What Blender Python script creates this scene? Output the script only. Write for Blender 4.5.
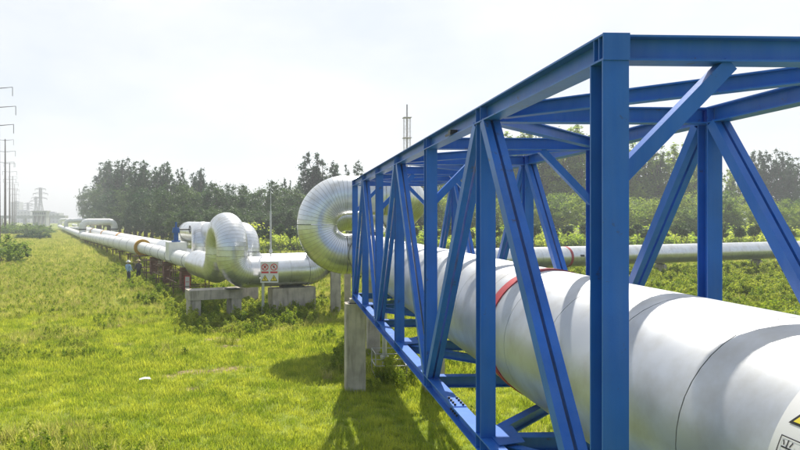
import bpy, bmesh, math, random
import numpy as np
from mathutils import Vector, Matrix

random.seed(7); rng = np.random.default_rng(7)
R = math.radians
scene = bpy.context.scene
for o in list(bpy.data.objects): bpy.data.objects.remove(o)

# ------------------------------------------------------------------ camera
CAMZ, FPX, PPX, PPY, YAW = 4.8, 620.0, 310.0, 219.0, 0.0375
cd = bpy.data.cameras.new('camera'); cam = bpy.data.objects.new('camera', cd)
scene.collection.objects.link(cam); scene.camera = cam
cam.location = (0, 0, CAMZ); cam.rotation_euler = (R(90), 0, -YAW)
cd.sensor_width = 36; cd.lens = FPX / 800 * 36
cd.shift_x = (400 - PPX) / 800; cd.shift_y = -(225 - PPY) / 800
cd.clip_start = 0.05; cd.clip_end = 6000

# ------------------------------------------------------------------ world, sun, exposure
SUN_EL, SUN_AZ = 50.0, 14.0                       # azimuth clockwise from +Y
w = bpy.data.worlds.new('World'); scene.world = w; w.use_nodes = True
nt = w.node_tree; nt.nodes.clear()
N = nt.nodes.new; L = nt.links.new
out = N('ShaderNodeOutputWorld'); bg = N('ShaderNodeBackground'); bg.inputs['Strength'].default_value = 0.1
sky = N('ShaderNodeTexSky'); sky.sky_type = 'NISHITA'; sky.sun_disc = False
sky.sun_elevation = R(SUN_EL); sky.sun_rotation = R(SUN_AZ); sky.dust_density = 2.0; sky.air_density = 1.0; sky.ozone_density = 1.0
tc = N('ShaderNodeTexCoord'); mp = N('ShaderNodeMapping'); mp.inputs['Scale'].default_value = (1.0, 1.0, 2.6)
nz = N('ShaderNodeTexNoise'); nz.inputs['Scale'].default_value = 3.0; nz.inputs['Detail'].default_value = 5; nz.inputs['Roughness'].default_value = 0.5
cr = N('ShaderNodeValToRGB'); cr.color_ramp.elements[0].position = 0.3; cr.color_ramp.elements[1].position = 0.7
cr.color_ramp.elements[0].color = (4.3, 4.7, 5.3, 1); cr.color_ramp.elements[1].color = (6.0, 6.05, 6.1, 1)
mx = N('ShaderNodeMix'); mx.data_type = 'RGBA'; mx.inputs[0].default_value = 0.86
sunv = (math.sin(R(SUN_AZ)) * math.cos(R(SUN_EL)), math.cos(R(SUN_AZ)) * math.cos(R(SUN_EL)), math.sin(R(SUN_EL)))
dt = N('ShaderNodeVectorMath'); dt.operation = 'DOT_PRODUCT'; dt.inputs[1].default_value = sunv   # the veil of haze is thickest round the sun
mr = N('ShaderNodeMapRange'); mr.inputs[1].default_value = -0.35; mr.inputs[2].default_value = 0.75; mr.inputs[3].default_value = 0.08; mr.inputs[4].default_value = 0.92
L(tc.outputs['Generated'], dt.inputs[0]); L(dt.outputs['Value'], mr.inputs[0]); L(mr.outputs[0], mx.inputs[0])
L(tc.outputs['Generated'], mp.inputs[0]); L(mp.outputs[0], nz.inputs['Vector']); L(nz.outputs['Fac'], cr.inputs[0])
L(sky.outputs[0], mx.inputs[6]); L(cr.outputs[0], mx.inputs[7]); L(mx.outputs[2], bg.inputs[0]); L(bg.outputs[0], out.inputs[0])

sd = bpy.data.lights.new('sun', 'SUN'); sd.energy = 4.6; sd.angle = R(0.6); sd.color = (1.0, 0.94, 0.84)
sun = bpy.data.objects.new('sun', sd); scene.collection.objects.link(sun)
sdir = Vector((math.sin(R(SUN_AZ)) * math.cos(R(SUN_EL)), math.cos(R(SUN_AZ)) * math.cos(R(SUN_EL)), math.sin(R(SUN_EL))))
sun.rotation_euler = sdir.to_track_quat('Z', 'Y').to_euler(); sun.location = (20, 40, 60)
vs = scene.view_settings; vs.view_transform = 'Standard'; vs.look = 'None'; vs.exposure = 0.72; vs.gamma = 1; vs.use_curve_mapping = False
scene.render.engine = 'CYCLES'
scene.cycles.volume_bounces = 0; scene.cycles.max_bounces = 8; scene.cycles.transparent_max_bounces = 12

# ------------------------------------------------------------------ helpers
COL = scene.collection
cs, sn = math.cos(YAW), math.sin(YAW)
def W(u, d, z=0.0):                                # metres right of / ahead of the lens axis -> world
    return Vector((u * cs + d * sn, d * cs - u * sn, z))
def P(px, d, z=0.0): return W((px - PPX) / FPX * d, d, z)
def top_z(py, d): return CAMZ + (PPY - py) / FPX * d
def gdist(py): return FPX * CAMZ / (py - PPY)

def tag(o, label=None, cat=None, group=None, kind=None):
    if label: o['label'] = label
    if cat: o['category'] = cat
    if group: o['group'] = group
    if kind: o['kind'] = kind
    return o
def empty(name, loc, label=None, cat=None, group=None, rz=0.0):
    o = bpy.data.objects.new(name, None); o.location = loc; o.rotation_euler = (0, 0, rz); o.empty_display_size = 0.2
    COL.objects.link(o); return tag(o, label, cat, group)
def base_of(o):
    v = Vector(o.location)
    while o.parent: o = o.parent; v = v + Vector(o.location)
    return v
class MB:
    """collects geometry in world coordinates; build() makes one mesh object"""
    def __init__(s): s.v = []; s.f = []
    def add(s, v, f):
        n = len(s.v); s.v += [tuple(a) for a in v]; s.f += [tuple(i + n for i in q) for q in f]; return s
    def box(s, c, size, M=None):
        hx, hy, hz = size[0] / 2, size[1] / 2, size[2] / 2
        v = [Vector((x, y, z)) for z in (-hz, hz) for y in (-hy, hy) for x in (-hx, hx)]
        if M is not None: v = [M @ a for a in v]
        c = Vector(c)
        return s.add([a + c for a in v], [(0, 2, 3, 1), (4, 5, 7, 6), (0, 1, 5, 4), (2, 6, 7, 3), (0, 4, 6, 2), (1, 3, 7, 5)])
    def prism(s, poly, p0, p1, ax, ay):
        p0, p1 = Vector(p0), Vector(p1); n = len(poly)
        v = [p0 + ax * a + ay * b for a, b in poly] + [p1 + ax * a + ay * b for a, b in poly]
        f = [(i, (i + 1) % n, n + (i + 1) % n, n + i) for i in range(n)] + [tuple(range(n))[::-1], tuple(range(n, 2 * n))]
        return s.add(v, f)
    def cyl(s, p0, p1, r0, r1=None, n=12, cap=True):
        r1 = r0 if r1 is None else r1
        p0, p1 = Vector(p0), Vector(p1); ax, ay = frame(p1 - p0)
        v = [p0 + (ax * math.cos(6.28318 * i / n) + ay * math.sin(6.28318 * i / n)) * r0 for i in range(n)] + \
            [p1 + (ax * math.cos(6.28318 * i / n) + ay * math.sin(6.28318 * i / n)) * r1 for i in range(n)]
        f = [(i, (i + 1) % n, n + (i + 1) % n, n + i) for i in range(n)]
        if cap: f += [tuple(range(n))[::-1], tuple(range(n, 2 * n))]
        return s.add(v, f)
    def build(s, name, mat, parent=None, loc=None, smooth=False):
        b = base_of(parent) if parent else (Vector(loc) if loc is not None else Vector((0, 0, 0)))
        me = bpy.data.meshes.new(name); me.from_pydata([Vector(a) - b for a in s.v], [], s.f); me.update()
        me.materials.append(mat)
        if smooth:
            for p in me.polygons: p.use_smooth = True
            try: me.set_sharp_from_angle(angle=R(40))
            except Exception: pass
        o = bpy.data.objects.new(name, me); COL.objects.link(o)
        if parent: o.parent = parent
        else: o.location = b
        return o
def frame(d):
    d = Vector(d).normalized(); up = Vector((0, 0, 1)) if abs(d.z) < 0.99 else Vector((0, 1, 0))
    ax = d.cross(up).normalized(); return ax, ax.cross(d).normalized()
def copy_tree(o, parent=None):
    c = o.copy(); COL.objects.link(c)
    if parent: c.parent = parent
    for ch in o.children: copy_tree(ch, c)
    return c

# ------------------------------------------------------------------ materials
MATS = {}
def mat(name, color, rough=0.6, metal=0.0, var=0.0, vscale=3.0, bump=0.0, bscale=20.0, col2=None, trans=0.0, coat=0.0, ramp=(0.35, 0.65), detail=5):
    m = bpy.data.materials.new(name); m.use_nodes = True; t = m.node_tree; b = t.nodes['Principled BSDF']
    b.inputs['Base Color'].default_value = (*color, 1); b.inputs['Roughness'].default_value = rough; b.inputs['Metallic'].default_value = metal
    if coat: b.inputs['Coat Weight'].default_value = coat
    c = t.nodes.new('ShaderNodeTexCoord'); src = 'Object'
    if var or col2:
        n = t.nodes.new('ShaderNodeTexNoise'); n.inputs['Scale'].default_value = vscale; n.inputs['Detail'].default_value = detail
        t.links.new(c.outputs[src], n.inputs['Vector'])
        r = t.nodes.new('ShaderNodeValToRGB'); r.color_ramp.elements[0].position = ramp[0]; r.color_ramp.elements[1].position = ramp[1]
        a = col2 if col2 else tuple(x * (1 - var) for x in color)
        r.color_ramp.elements[0].color = (*a, 1); r.color_ramp.elements[1].color = (*color, 1)
        t.links.new(n.outputs['Fac'], r.inputs[0]); t.links.new(r.outputs[0], b.inputs['Base Color'])
    if bump:
        n2 = t.nodes.new('ShaderNodeTexNoise'); n2.inputs['Scale'].default_value = bscale; n2.inputs['Detail'].default_value = 3
        t.links.new(c.outputs[src], n2.inputs['Vector'])
        bp = t.nodes.new('ShaderNodeBump'); bp.inputs['Strength'].default_value = bump; bp.inputs['Distance'].default_value = 0.02
        t.links.new(n2.outputs['Fac'], bp.inputs['Height']); t.links.new(bp.outputs[0], b.inputs['Normal'])
    MATS[name] = m; return m

def leaf_mat(name, c1, c2, trans=0.45, wscale=0.35, rough=0.55):
    m = bpy.data.materials.new(name); m.use_nodes = True; t = m.node_tree; t.nodes.clear()
    o = t.nodes.new('ShaderNodeOutputMaterial'); d = t.nodes.new('ShaderNodeBsdfPrincipled'); tr = t.nodes.new('ShaderNodeBsdfTranslucent'); mixs = t.nodes.new('ShaderNodeMixShader')
    g = t.nodes.new('ShaderNodeNewGeometry'); n = t.nodes.new('ShaderNodeTexNoise'); n.inputs['Scale'].default_value = wscale; n.inputs['Detail'].default_value = 4
    oi = t.nodes.new('ShaderNodeObjectInfo'); ad = t.nodes.new('ShaderNodeMath'); ad.operation = 'MULTIPLY_ADD'; ad.inputs[1].default_value = 0.30; 
    ad2 = t.nodes.new('ShaderNodeMath'); ad2.operation = 'SUBTRACT'; ad2.inputs[1].default_value = 0.15
    rr = t.nodes.new('ShaderNodeValToRGB'); rr.color_ramp.elements[0].position = 0.33; rr.color_ramp.elements[1].position = 0.67
    rr.color_ramp.elements[0].color = (*c1, 1); rr.color_ramp.elements[1].color = (*c2, 1)
    t.links.new(g.outputs['Position'], n.inputs['Vector']); t.links.new(oi.outputs['Random'], ad.inputs[0]); t.links.new(n.outputs['Fac'], ad.inputs[2])
    t.links.new(ad.outputs[0], ad2.inputs[0]); t.links.new(ad2.outputs[0], rr.inputs[0])
    d.inputs['Roughness'].default_value = rough; d.inputs['Specular IOR Level'].default_value = 0.3
    t.links.new(rr.outputs[0], d.inputs['Base Color']); 
    hs = t.nodes.new('ShaderNodeHueSaturation'); hs.inputs['Hue'].default_value = 0.485; hs.inputs['Value'].default_value = 1.35; hs.inputs['Saturation'].default_value = 1.05
    t.links.new(rr.outputs[0], hs.inputs['Color']); t.links.new(hs.outputs[0], tr.inputs[0])
    mixs.inputs[0].default_value = trans
    t.links.new(d.outputs[0], mixs.inputs[1]); t.links.new(tr.outputs[0], mixs.inputs[2]); t.links.new(mixs.outputs[0], o.inputs[0])
    return m

def clad_mat(name, color, rough, bump):
    m = mat(name, color, rough, 1.0); t = m.node_tree; b = t.nodes['Principled BSDF']
    c = t.nodes.new('ShaderNodeTexCoord'); g = t.nodes.new('ShaderNodeNewGeometry')
    n = t.nodes.new('ShaderNodeTexNoise'); n.inputs['Scale'].default_value = 1.6; n.inputs['Detail'].default_value = 4; n.inputs['Distortion'].default_value = 0.6
    t.links.new(g.outputs['Position'], n.inputs['Vector'])
    r = t.nodes.new('ShaderNodeMapRange'); r.inputs[1].default_value = 0.3; r.inputs[2].default_value = 0.7; r.inputs[3].default_value = rough * 0.9; r.inputs[4].default_value = rough * 1.12
    t.links.new(n.outputs['Fac'], r.inputs[0]); t.links.new(r.outputs[0], b.inputs['Roughness'])
    n3 = t.nodes.new('ShaderNodeTexNoise'); n3.inputs['Scale'].default_value = 2.2; n3.inputs['Detail'].default_value = 6; n3.inputs['Roughness'].default_value = 0.65
    t.links.new(g.outputs['Position'], n3.inputs['Vector'])
    cr = t.nodes.new('ShaderNodeValToRGB'); cr.color_ramp.elements[0].position = 0.28; cr.color_ramp.elements[1].position = 0.55
    cr.color_ramp.elements[0].color = (color[0] * .8, color[1] * .77, color[2] * .71, 1); cr.color_ramp.elements[1].color = (*color, 1)
    t.links.new(n3.outputs['Fac'], cr.inputs[0]); t.links.new(cr.outputs[0], b.inputs['Base Color'])
    n2 = t.nodes.new('ShaderNodeTexNoise'); n2.inputs['Scale'].default_value = 2.6; n2.inputs['Detail'].default_value = 2
    t.links.new(g.outputs['Position'], n2.inputs['Vector'])
    bp = t.nodes.new('ShaderNodeBump'); bp.inputs['Strength'].default_value = bump; bp.inputs['Distance'].default_value = 0.03
    t.links.new(n2.outputs['Fac'], bp.inputs['Height']); t.links.new(bp.outputs[0], b.inputs['Normal'])
    return m

BLUE = mat('blue_paint', (0.020, 0.145, 0.57), 0.40, var=0.22, vscale=2.0, bump=0.05, bscale=60)
def worn_paint(m):                                 # scuffed grey-brown marks with a shape of their own
    t = m.node_tree; b = t.nodes['Principled BSDF']; old = b.inputs['Base Color'].links[0].from_socket
    g = t.nodes.new('ShaderNodeNewGeometry'); n = t.nodes.new('ShaderNodeTexNoise'); n.inputs['Scale'].default_value = 5.5; n.inputs['Detail'].default_value = 8; n.inputs['Roughness'].default_value = 0.7
    t.links.new(g.outputs['Position'], n.inputs['Vector'])
    mpp = t.nodes.new('ShaderNodeMapping'); mpp.inputs['Scale'].default_value = (9, 9, .8); ns = t.nodes.new('ShaderNodeTexNoise'); ns.inputs['Scale'].default_value = 1.6; ns.inputs['Detail'].default_value = 6
    t.links.new(g.outputs['Position'], mpp.inputs[0]); t.links.new(mpp.outputs[0], ns.inputs['Vector'])
    rs_ = t.nodes.new('ShaderNodeMapRange'); rs_.inputs[1].default_value = .35; rs_.inputs[2].default_value = .7; rs_.inputs[3].default_value = .0; rs_.inputs[4].default_value = .28; t.links.new(ns.outputs['Fac'], rs_.inputs[0])
    ms = t.nodes.new('ShaderNodeMix'); ms.data_type = 'RGBA'; ms.inputs[7].default_value = (0.08, 0.20, 0.50, 1); t.links.new(rs_.outputs[0], ms.inputs[0]); t.links.new(old, ms.inputs[6]); old = ms.outputs[2]
    r = t.nodes.new('ShaderNodeMapRange'); r.inputs[1].default_value = 0.635; r.inputs[2].default_value = 0.70
    t.links.new(n.outputs['Fac'], r.inputs[0]); mx = t.nodes.new('ShaderNodeMix'); mx.data_type = 'RGBA'
    mx.inputs[7].default_value = (0.06, 0.07, 0.09, 1); t.links.new(r.outputs[0], mx.inputs[0]); t.links.new(old, mx.inputs[6]); t.links.new(mx.outputs[2], b.inputs['Base Color'])
worn_paint(BLUE)
BLUE.node_tree.nodes['Principled BSDF'].inputs['Specular IOR Level'].default_value = 0.35
CLAD = clad_mat('aluminium_cladding', (0.60, 0.62, 0.645), 0.42, 0.04)
CLAD.node_tree.nodes['Principled BSDF'].inputs['Metallic'].default_value = 0.72
CLAD_E = clad_mat('aluminium_elbow', (0.70, 0.72, 0.745), 0.30, 0.05)
CLAD_E.node_tree.nodes['Principled BSDF'].inputs['Metallic'].default_value = 0.8
SEAL = mat('seam_sealant', (0.36, 0.36, 0.35), 0.7)
LINER = mat('insulation_liner', (0.10, 0.10, 0.10), 0.9)
WHITE = mat('white_wrap', (0.80, 0.80, 0.78), 0.5, var=0.12, vscale=1.5, bump=0.2, bscale=6)
REDP = mat('red_band_paint', (0.46, 0.05, 0.06), 0.55, var=0.3)
FOAM = mat('yellow_foam', (0.62, 0.36, 0.06), 0.9, var=0.3, vscale=8, bump=0.6, bscale=12)
ORANGE = mat('orange_wrap', (0.65, 0.30, 0.03), 0.7, var=0.25)
CONC = mat('concrete', (0.50, 0.455, 0.385), 0.9, var=0.3, vscale=2.5, bump=0.35, bscale=25)
GALV = mat('galvanised_steel', (0.55, 0.56, 0.57), 0.45, 0.7, var=0.2)
STEELD = mat('dark_steel', (0.05, 0.055, 0.06), 0.5, 0.3)
RUST = mat('rusty_steel', (0.20, 0.13, 0.09), 0.85, var=0.45, vscale=6)
BRICK = mat('brown_brick', (0.24, 0.12, 0.08), 0.9, var=0.35, vscale=9)
SIGNW = mat('sign_white', (0.70, 0.69, 0.70), 0.5)
SIGNY = mat('sign_yellow', (0.75, 0.60, 0.05), 0.5)
SIGNR = mat('sign_red', (0.60, 0.04, 0.05), 0.5)
SIGNK = mat('sign_black', (0.012, 0.012, 0.014), 0.5)
BARK = mat('bark', (0.11, 0.085, 0.065), 0.95, var=0.4, vscale=6, bump=0.5, bscale=10)
BLUEV = mat('valve_blue', (0.015, 0.09, 0.30), 0.45)
PAPER = mat('white_scrap', (0.75, 0.74, 0.72), 0.8)
TOWERG = mat('tower_steel', (0.30, 0.30, 0.31), 0.6, 0.4)
POLEB = mat('pole_brown_steel', (0.16, 0.12, 0.11), 0.7, 0.2, var=0.3)
FLAREP = mat('stack_paint', (0.40, 0.36, 0.36), 0.7)
FARW = mat('far_building_wall', (0.42, 0.43, 0.44), 0.8, var=0.15)
FARD = mat('far_building_window', (0.10, 0.12, 0.14), 0.3)

def stain(m):
    t = m.node_tree; b = t.nodes['Principled BSDF']; old = b.inputs['Base Color'].links[0].from_socket
    g = t.nodes.new('ShaderNodeNewGeometry'); mp_ = t.nodes.new('ShaderNodeMapping'); mp_.inputs['Scale'].default_value = (5, 5, .7)
    n = t.nodes.new('ShaderNodeTexNoise'); n.inputs['Scale'].default_value = 1.5; n.inputs['Detail'].default_value = 7; t.links.new(g.outputs['Position'], mp_.inputs[0]); t.links.new(mp_.outputs[0], n.inputs['Vector'])
    r = t.nodes.new('ShaderNodeMapRange'); r.inputs[1].default_value = .5; r.inputs[2].default_value = .72; r.inputs[4].default_value = .65; t.links.new(n.outputs['Fac'], r.inputs[0])
    mx = t.nodes.new('ShaderNodeMix'); mx.data_type = 'RGBA'; mx.inputs[7].default_value = (.17, .16, .13, 1); t.links.new(r.outputs[0], mx.inputs[0]); t.links.new(old, mx.inputs[6]); t.links.new(mx.outputs[2], b.inputs['Base Color'])
stain(CONC)
# ------------------------------------------------------------------ ground
def vnoise(x, y, s, seed):                        # cheap smooth value noise, numpy
    x = np.asarray(x, float) / s; y = np.asarray(y, float) / s
    xi = np.floor(x).astype(int); yi = np.floor(y).astype(int); fx = x - xi; fy = y - yi
    fx = fx * fx * (3 - 2 * fx); fy = fy * fy * (3 - 2 * fy)
    def h(a, b):
        n = (a * 374761393 + b * 668265263 + seed * 982451653) & 0x7fffffff
        n = ((n ^ (n >> 13)) * 1274126177) & 0x7fffffff
        return ((n ^ (n >> 16)) & 0xffff) / 65535.0
    return (h(xi, yi) * (1 - fx) + h(xi + 1, yi) * fx) * (1 - fy) + (h(xi, yi + 1) * (1 - fx) + h(xi + 1, yi + 1) * fx) * fy
def gh(x, y):
    return (vnoise(x, y, 5.0, 1) - .5) * 0.16 + (vnoise(x, y, 1.7, 2) - .5) * 0.07
BARE = [(P(px, gdist(py)), rx, ry) for px, py, rx, ry in
        [(222, 339, .9, .5), (232, 346, .8, .35), (200, 371, 1.0, .35), (228, 369, .7, .4), (186, 371, .5, .3), (170, 375, .4, .3), (213, 331, .5, .3),
         (214, 356, .5, .25), (242, 352, .5, .3), (190, 388, .4, .2), (118, 345, .6, .3), (60, 372, .4, .2)]]
def bare_mask(x, y):
    m = np.zeros_like(np.asarray(x, float))
    wob = (vnoise(x, y, .35, 5) - .5) * 1.0 + (vnoise(x, y, .12, 6) - .5) * .5
    for c, rx, ry in BARE:
        q = ((x - c.x) / rx) ** 2 + ((y - c.y) / ry) ** 2
        m = np.maximum(m, np.clip(1.25 - q + wob, 0, 1))
    return m

def axis(lo, hi, step, far):
    a = list(np.arange(lo, hi + 1e-6, step)); s = step
    while a[-1] < far: s *= 1.35; a.append(a[-1] + s)
    s = step
    while a[0] > -far: s *= 1.35; a.insert(0, a[0] - s)
    return np.array(a)
gx = axis(-14, 18, 0.25, 3200); gy = axis(8, 36, 0.25, 3200)
GX, GY = np.meshgrid(gx, gy)
fade = np.exp(-np.maximum(0, np.hypot(GX, GY) - 60) / 60)
GZ = gh(GX, GY) * fade
vv = np.stack([GX, GY, GZ], -1).reshape(-1, 3); nx, ny = len(gx), len(gy)
ii = np.arange(nx * ny).reshape(ny, nx)
ff = np.stack([ii[:-1, :-1], ii[:-1, 1:], ii[1:, 1:], ii[1:, :-1]], -1).reshape(-1, 4)
gm = bpy.data.meshes.new('ground'); gm.from_pydata(vv.tolist(), [], ff.tolist()); gm.update()
for p in gm.polygons: p.use_smooth = True
at = gm.attributes.new('bare', 'FLOAT', 'POINT'); at.data.foreach_set('value', bare_mask(GX, GY).reshape(-1).astype(np.float32))
GROUND = bpy.data.materials.new('ground'); GROUND.use_nodes = True
t = GROUND.node_tree; b = t.nodes['Principled BSDF']; b.inputs['Roughness'].default_value = 0.95; b.inputs['Specular IOR Level'].default_value = 0.1
g = t.nodes.new('ShaderNodeNewGeometry'); n1 = t.nodes.new('ShaderNodeTexNoise'); n1.inputs['Scale'].default_value = 0.22; n1.inputs['Detail'].default_value = 6
n2 = t.nodes.new('ShaderNodeTexNoise'); n2.inputs['Scale'].default_value = 3.0; n2.inputs['Detail'].default_value = 8
t.links.new(g.outputs['Position'], n1.inputs['Vector']); t.links.new(g.outputs['Position'], n2.inputs['Vector'])
r1 = t.nodes.new('ShaderNodeValToRGB'); r1.color_ramp.elements[0].position = .3; r1.color_ramp.elements[1].position = .7
r1.color_ramp.elements[0].color = (0.16, 0.225, 0.027, 1); r1.color_ramp.elements[1].color = (0.30, 0.33, 0.065, 1)
mxa = t.nodes.new('ShaderNodeMix'); mxa.data_type = 'RGBA'; mxa.blend_type = 'MULTIPLY'; mxa.inputs[0].default_value = 0.7
r2 = t.nodes.new('ShaderNodeValToRGB'); r2.color_ramp.elements[0].position = .3; r2.color_ramp.elements[1].position = .62
r2.color_ramp.elements[0].color = (0.45, 0.45, 0.35, 1); r2.color_ramp.elements[1].color = (1, 1, 1, 1)
t.links.new(n1.outputs['Fac'], r1.inputs[0]); t.links.new(n2.outputs['Fac'], r2.inputs[0])
t.links.new(r1.outputs[0], mxa.inputs[6]); t.links.new(r2.outputs[0], mxa.inputs[7])
ab = t.nodes.new('ShaderNodeAttribute'); ab.attribute_name = 'bare'
soil = t.nodes.new('ShaderNodeValToRGB'); soil.color_ramp.elements[0].position = .35; soil.color_ramp.elements[1].position = .65
soil.color_ramp.elements[0].color = (0.12, 0.085, 0.045, 1); soil.color_ramp.elements[1].color = (0.36, 0.27, 0.17, 1); t.links.new(n2.outputs['Fac'], soil.inputs[0])
mxb = t.nodes.new('ShaderNodeMix'); mxb.data_type = 'RGBA'; t.links.new(ab.outputs['Fac'], mxb.inputs[0]); t.links.new(mxa.outputs[2], mxb.inputs[6]); t.links.new(soil.outputs[0], mxb.inputs[7])
t.links.new(mxb.outputs[2], b.inputs['Base Color'])
bp = t.nodes.new('ShaderNodeBump'); bp.inputs['Strength'].default_value = .6; bp.inputs['Distance'].default_value = .06; t.links.new(n2.outputs['Fac'], bp.inputs['Height']); t.links.new(bp.outputs[0], b.inputs['Normal'])
gm.materials.append(GROUND)
ground = bpy.data.objects.new('ground', gm); COL.objects.link(ground); tag(ground, kind='structure', label='flat meadow ground with bare earth patches', cat='ground')

# ------------------------------------------------------------------ the blue truss
XL, XR, Y1, PITCH, NP = 1.914, 4.127, 3.615, 2.288, 7
ZB, ZT = 2.72, 5.88                               # top of bottom chord, top of top chord
HB = 0.155                                        # rolled section size
PY = [Y1 + k * PITCH for k in range(NP)]
def hpoly(h, b, tw=0.009, tf=0.012):
    a, c = b / 2, h / 2
    return [(-a, -c), (a, -c), (a, -c + tf), (tw / 2, -c + tf), (tw / 2, c - tf), (a, c - tf), (a, c), (-a, c), (-a, c - tf), (-tw / 2, c - tf), (-tw / 2, -c + tf), (-a, -c + tf)]
def hbeam(p0, p1, h=HB, b=HB, up=Vector((0, 0, 1))):
    d = (Vector(p1) - Vector(p0)).normalized(); ax = d.cross(up).normalized(); ay = ax.cross(d).normalized()
    return MB().prism(hpoly(h, b), p0, p1, ax, ay)
truss = empty('pipe_truss', (XL, Y1, ZB - HB), 'blue painted steel lattice truss bridge carrying the silver pipe', 'truss')
EY = Vector((0, 1, 0)); EX = Vector((1, 0, 0)); EZ = Vector((0, 0, 1))
zt, zb = ZT - HB / 2, ZB - HB / 2
for X in (XL, XR):
    hbeam((X, Y1 - HB / 2, zt), (X, PY[-1] + .08, zt)).build('top_chord', BLUE, truss)
    hbeam((X, Y1 - .1, zb), (X, PY[-1] + .12, zb)).build('bottom_chord', BLUE, truss)
    for k, y in enumerate(PY):
        if k == 0:
            hbeam((X, y, ZB + .001), (X, y, ZT - HB - .001), up=EY).build('post', BLUE, truss)
            MB().box((X, Y1 - HB / 2 - .005, zt), (HB + .004, .008, HB + .003)).build('end_plate', BLUE, truss)
        else: hbeam((X, y, ZB + .001), (X, y, ZT - HB - .001), h=.15, b=.145, up=EY).build('post', BLUE, truss)
    # web stiffeners by the end post and at every node
    st_me = None
    for zz in (zt, zb):
        for y in [Y1 - .025, Y1 + .035] + [yy + q for yy in PY[1:] for q in (-.07, .07)]:
            if st_me is None:
                o = MB().box((0, 0, 0), (.066, .008, HB - .026)).build('stiffener', BLUE); st_me = o.data
            else: o = bpy.data.objects.new('stiffener', st_me); COL.objects.link(o)
            o.parent = truss; o.location = Vector((X - .042, y, zz)) - truss.location
    # diagonals: two bars side by side with a slot between
    for k in range(1, NP, 2):
        for dk in (-1, 1):
            y0 = PY[k] + dk * .115; y1 = PY[k + dk] - dk * .10
            p0 = Vector((X, y0, ZT - HB - .004)); p1 = Vector((X, y1, ZB + .004))
            d = (p1 - p0).normalized(); ay = EX.cross(d).normalized(); m = MB()
            for sx, q in ((-1, 1), (1, 1)):
                w0, w1 = sx * .013, sx * .078; hh = .05
                lo, hi = min(w0, w1), max(w0, w1)
                m.prism([(lo, -hh), (hi, -hh), (hi, hh), (lo, hh)], p0, p1, EX, ay)
            m.build('diagonal', BLUE, truss)
# cross beams, portal knees, plan bracing
for k, y in enumerate(PY):
    x0, x1 = XL + .08, XR - .08
    hbeam((x0, y, zt), (x1, y, zt), h=HB - .004, b=.13).build('top_cross_beam', BLUE, truss)
    hbeam((x0, y, zb), (x1, y, zb), h=HB - .004, b=.13).build('bottom_cross_beam', BLUE, truss)
    if k % 2 == 0:
        for s, X in ((1, XL), (-1, XR)):
            p0 = Vector((X + s * .03, y, ZT - .86)); p1 = Vector((X + s * .72, y, ZT - HB - .003))
            d = (p1 - p0).normalized(); ay = EY.cross(d).normalized()
            MB().prism([(-.04, -.045), (.04, -.045), (.04, -.037), (-.032, -.037), (-.032, .045), (-.04, .045)], p0, p1, EY, ay).build('knee_brace', BLUE, truss)
for z, nm in ((zt, 'top_plan_brace'), (zb, 'bottom_plan_brace')):
    for k in range(1, NP, 2):
        for dk in (-1, 1):
            p0 = Vector((XL + .11, PY[k] + dk * .16, z)); p1 = Vector((XR - .11, PY[k + dk] - dk * .16, z))
            hbeam(p0, p1, h=.12, b=.10).build(nm, BLUE, truss)
        # gusset plates on the flange tops
        zz = z + HB / 2 + .004 if z == zb else z - HB / 2 - .006
        if z == zb:
            MB().add([(XL + .03, PY[k] - .30, zz), (XL + .30, PY[k] - .22, zz), (XL + .34, PY[k] + .22, zz), (XL + .03, PY[k] + .30, zz),
                      (XL + .03, PY[k] - .30, zz + .008), (XL + .30, PY[k] - .22, zz + .008), (XL + .34, PY[k] + .22, zz + .008), (XL + .03, PY[k] + .30, zz + .008)],
                     [(3, 2, 1, 0), (4, 5, 6, 7), (0, 1, 5, 4), (1, 2, 6, 5), (2, 3, 7, 6), (3, 0, 4, 7)]).build('gusset_plate', BLUE, truss)
# bolted splice in the left bottom chord between second and third post
SY = PY[1] + 1.05
sp = MB().box((XL, SY, ZB + .005), (.15, .34, .009)).build('splice_plate', BLUE, truss)
bm_ = MB().cyl((0, 0, 0), (0, 0, .02), .014, n=6)
b0 = None
for sx in (-1, 1):
    for q in range(4):
        p = Vector((XL + sx * .045, SY - .13 + q * .085, ZB + .0095))
        MB().cyl(p, p + Vector((0, 0, .022)), .014, n=6).build('bolt', STEELD, sp)
sp2 = MB().box((XL - .010, SY, zb), (.010, .30, .11)).build('splice_plate', BLUE, truss)
for q in range(4):
    for zz in (-.03, .03):
        p = Vector((XL - .0155, SY - .12 + q * .08, zb + zz)); MB().cyl(p, p - Vector((.02, 0, 0)), .013, n=6).build('bolt', STEELD, sp2)
# lug with a cable clamp seen on the left top chord
MB().box((XL - .05, PY[1] + 1.0, zt - .03), (.08, .10, .05)).box((XL - .10, PY[1] + 1.0, zt - .055), (.02, .22, .02)).build('cable_clamp', STEELD, truss)

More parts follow.
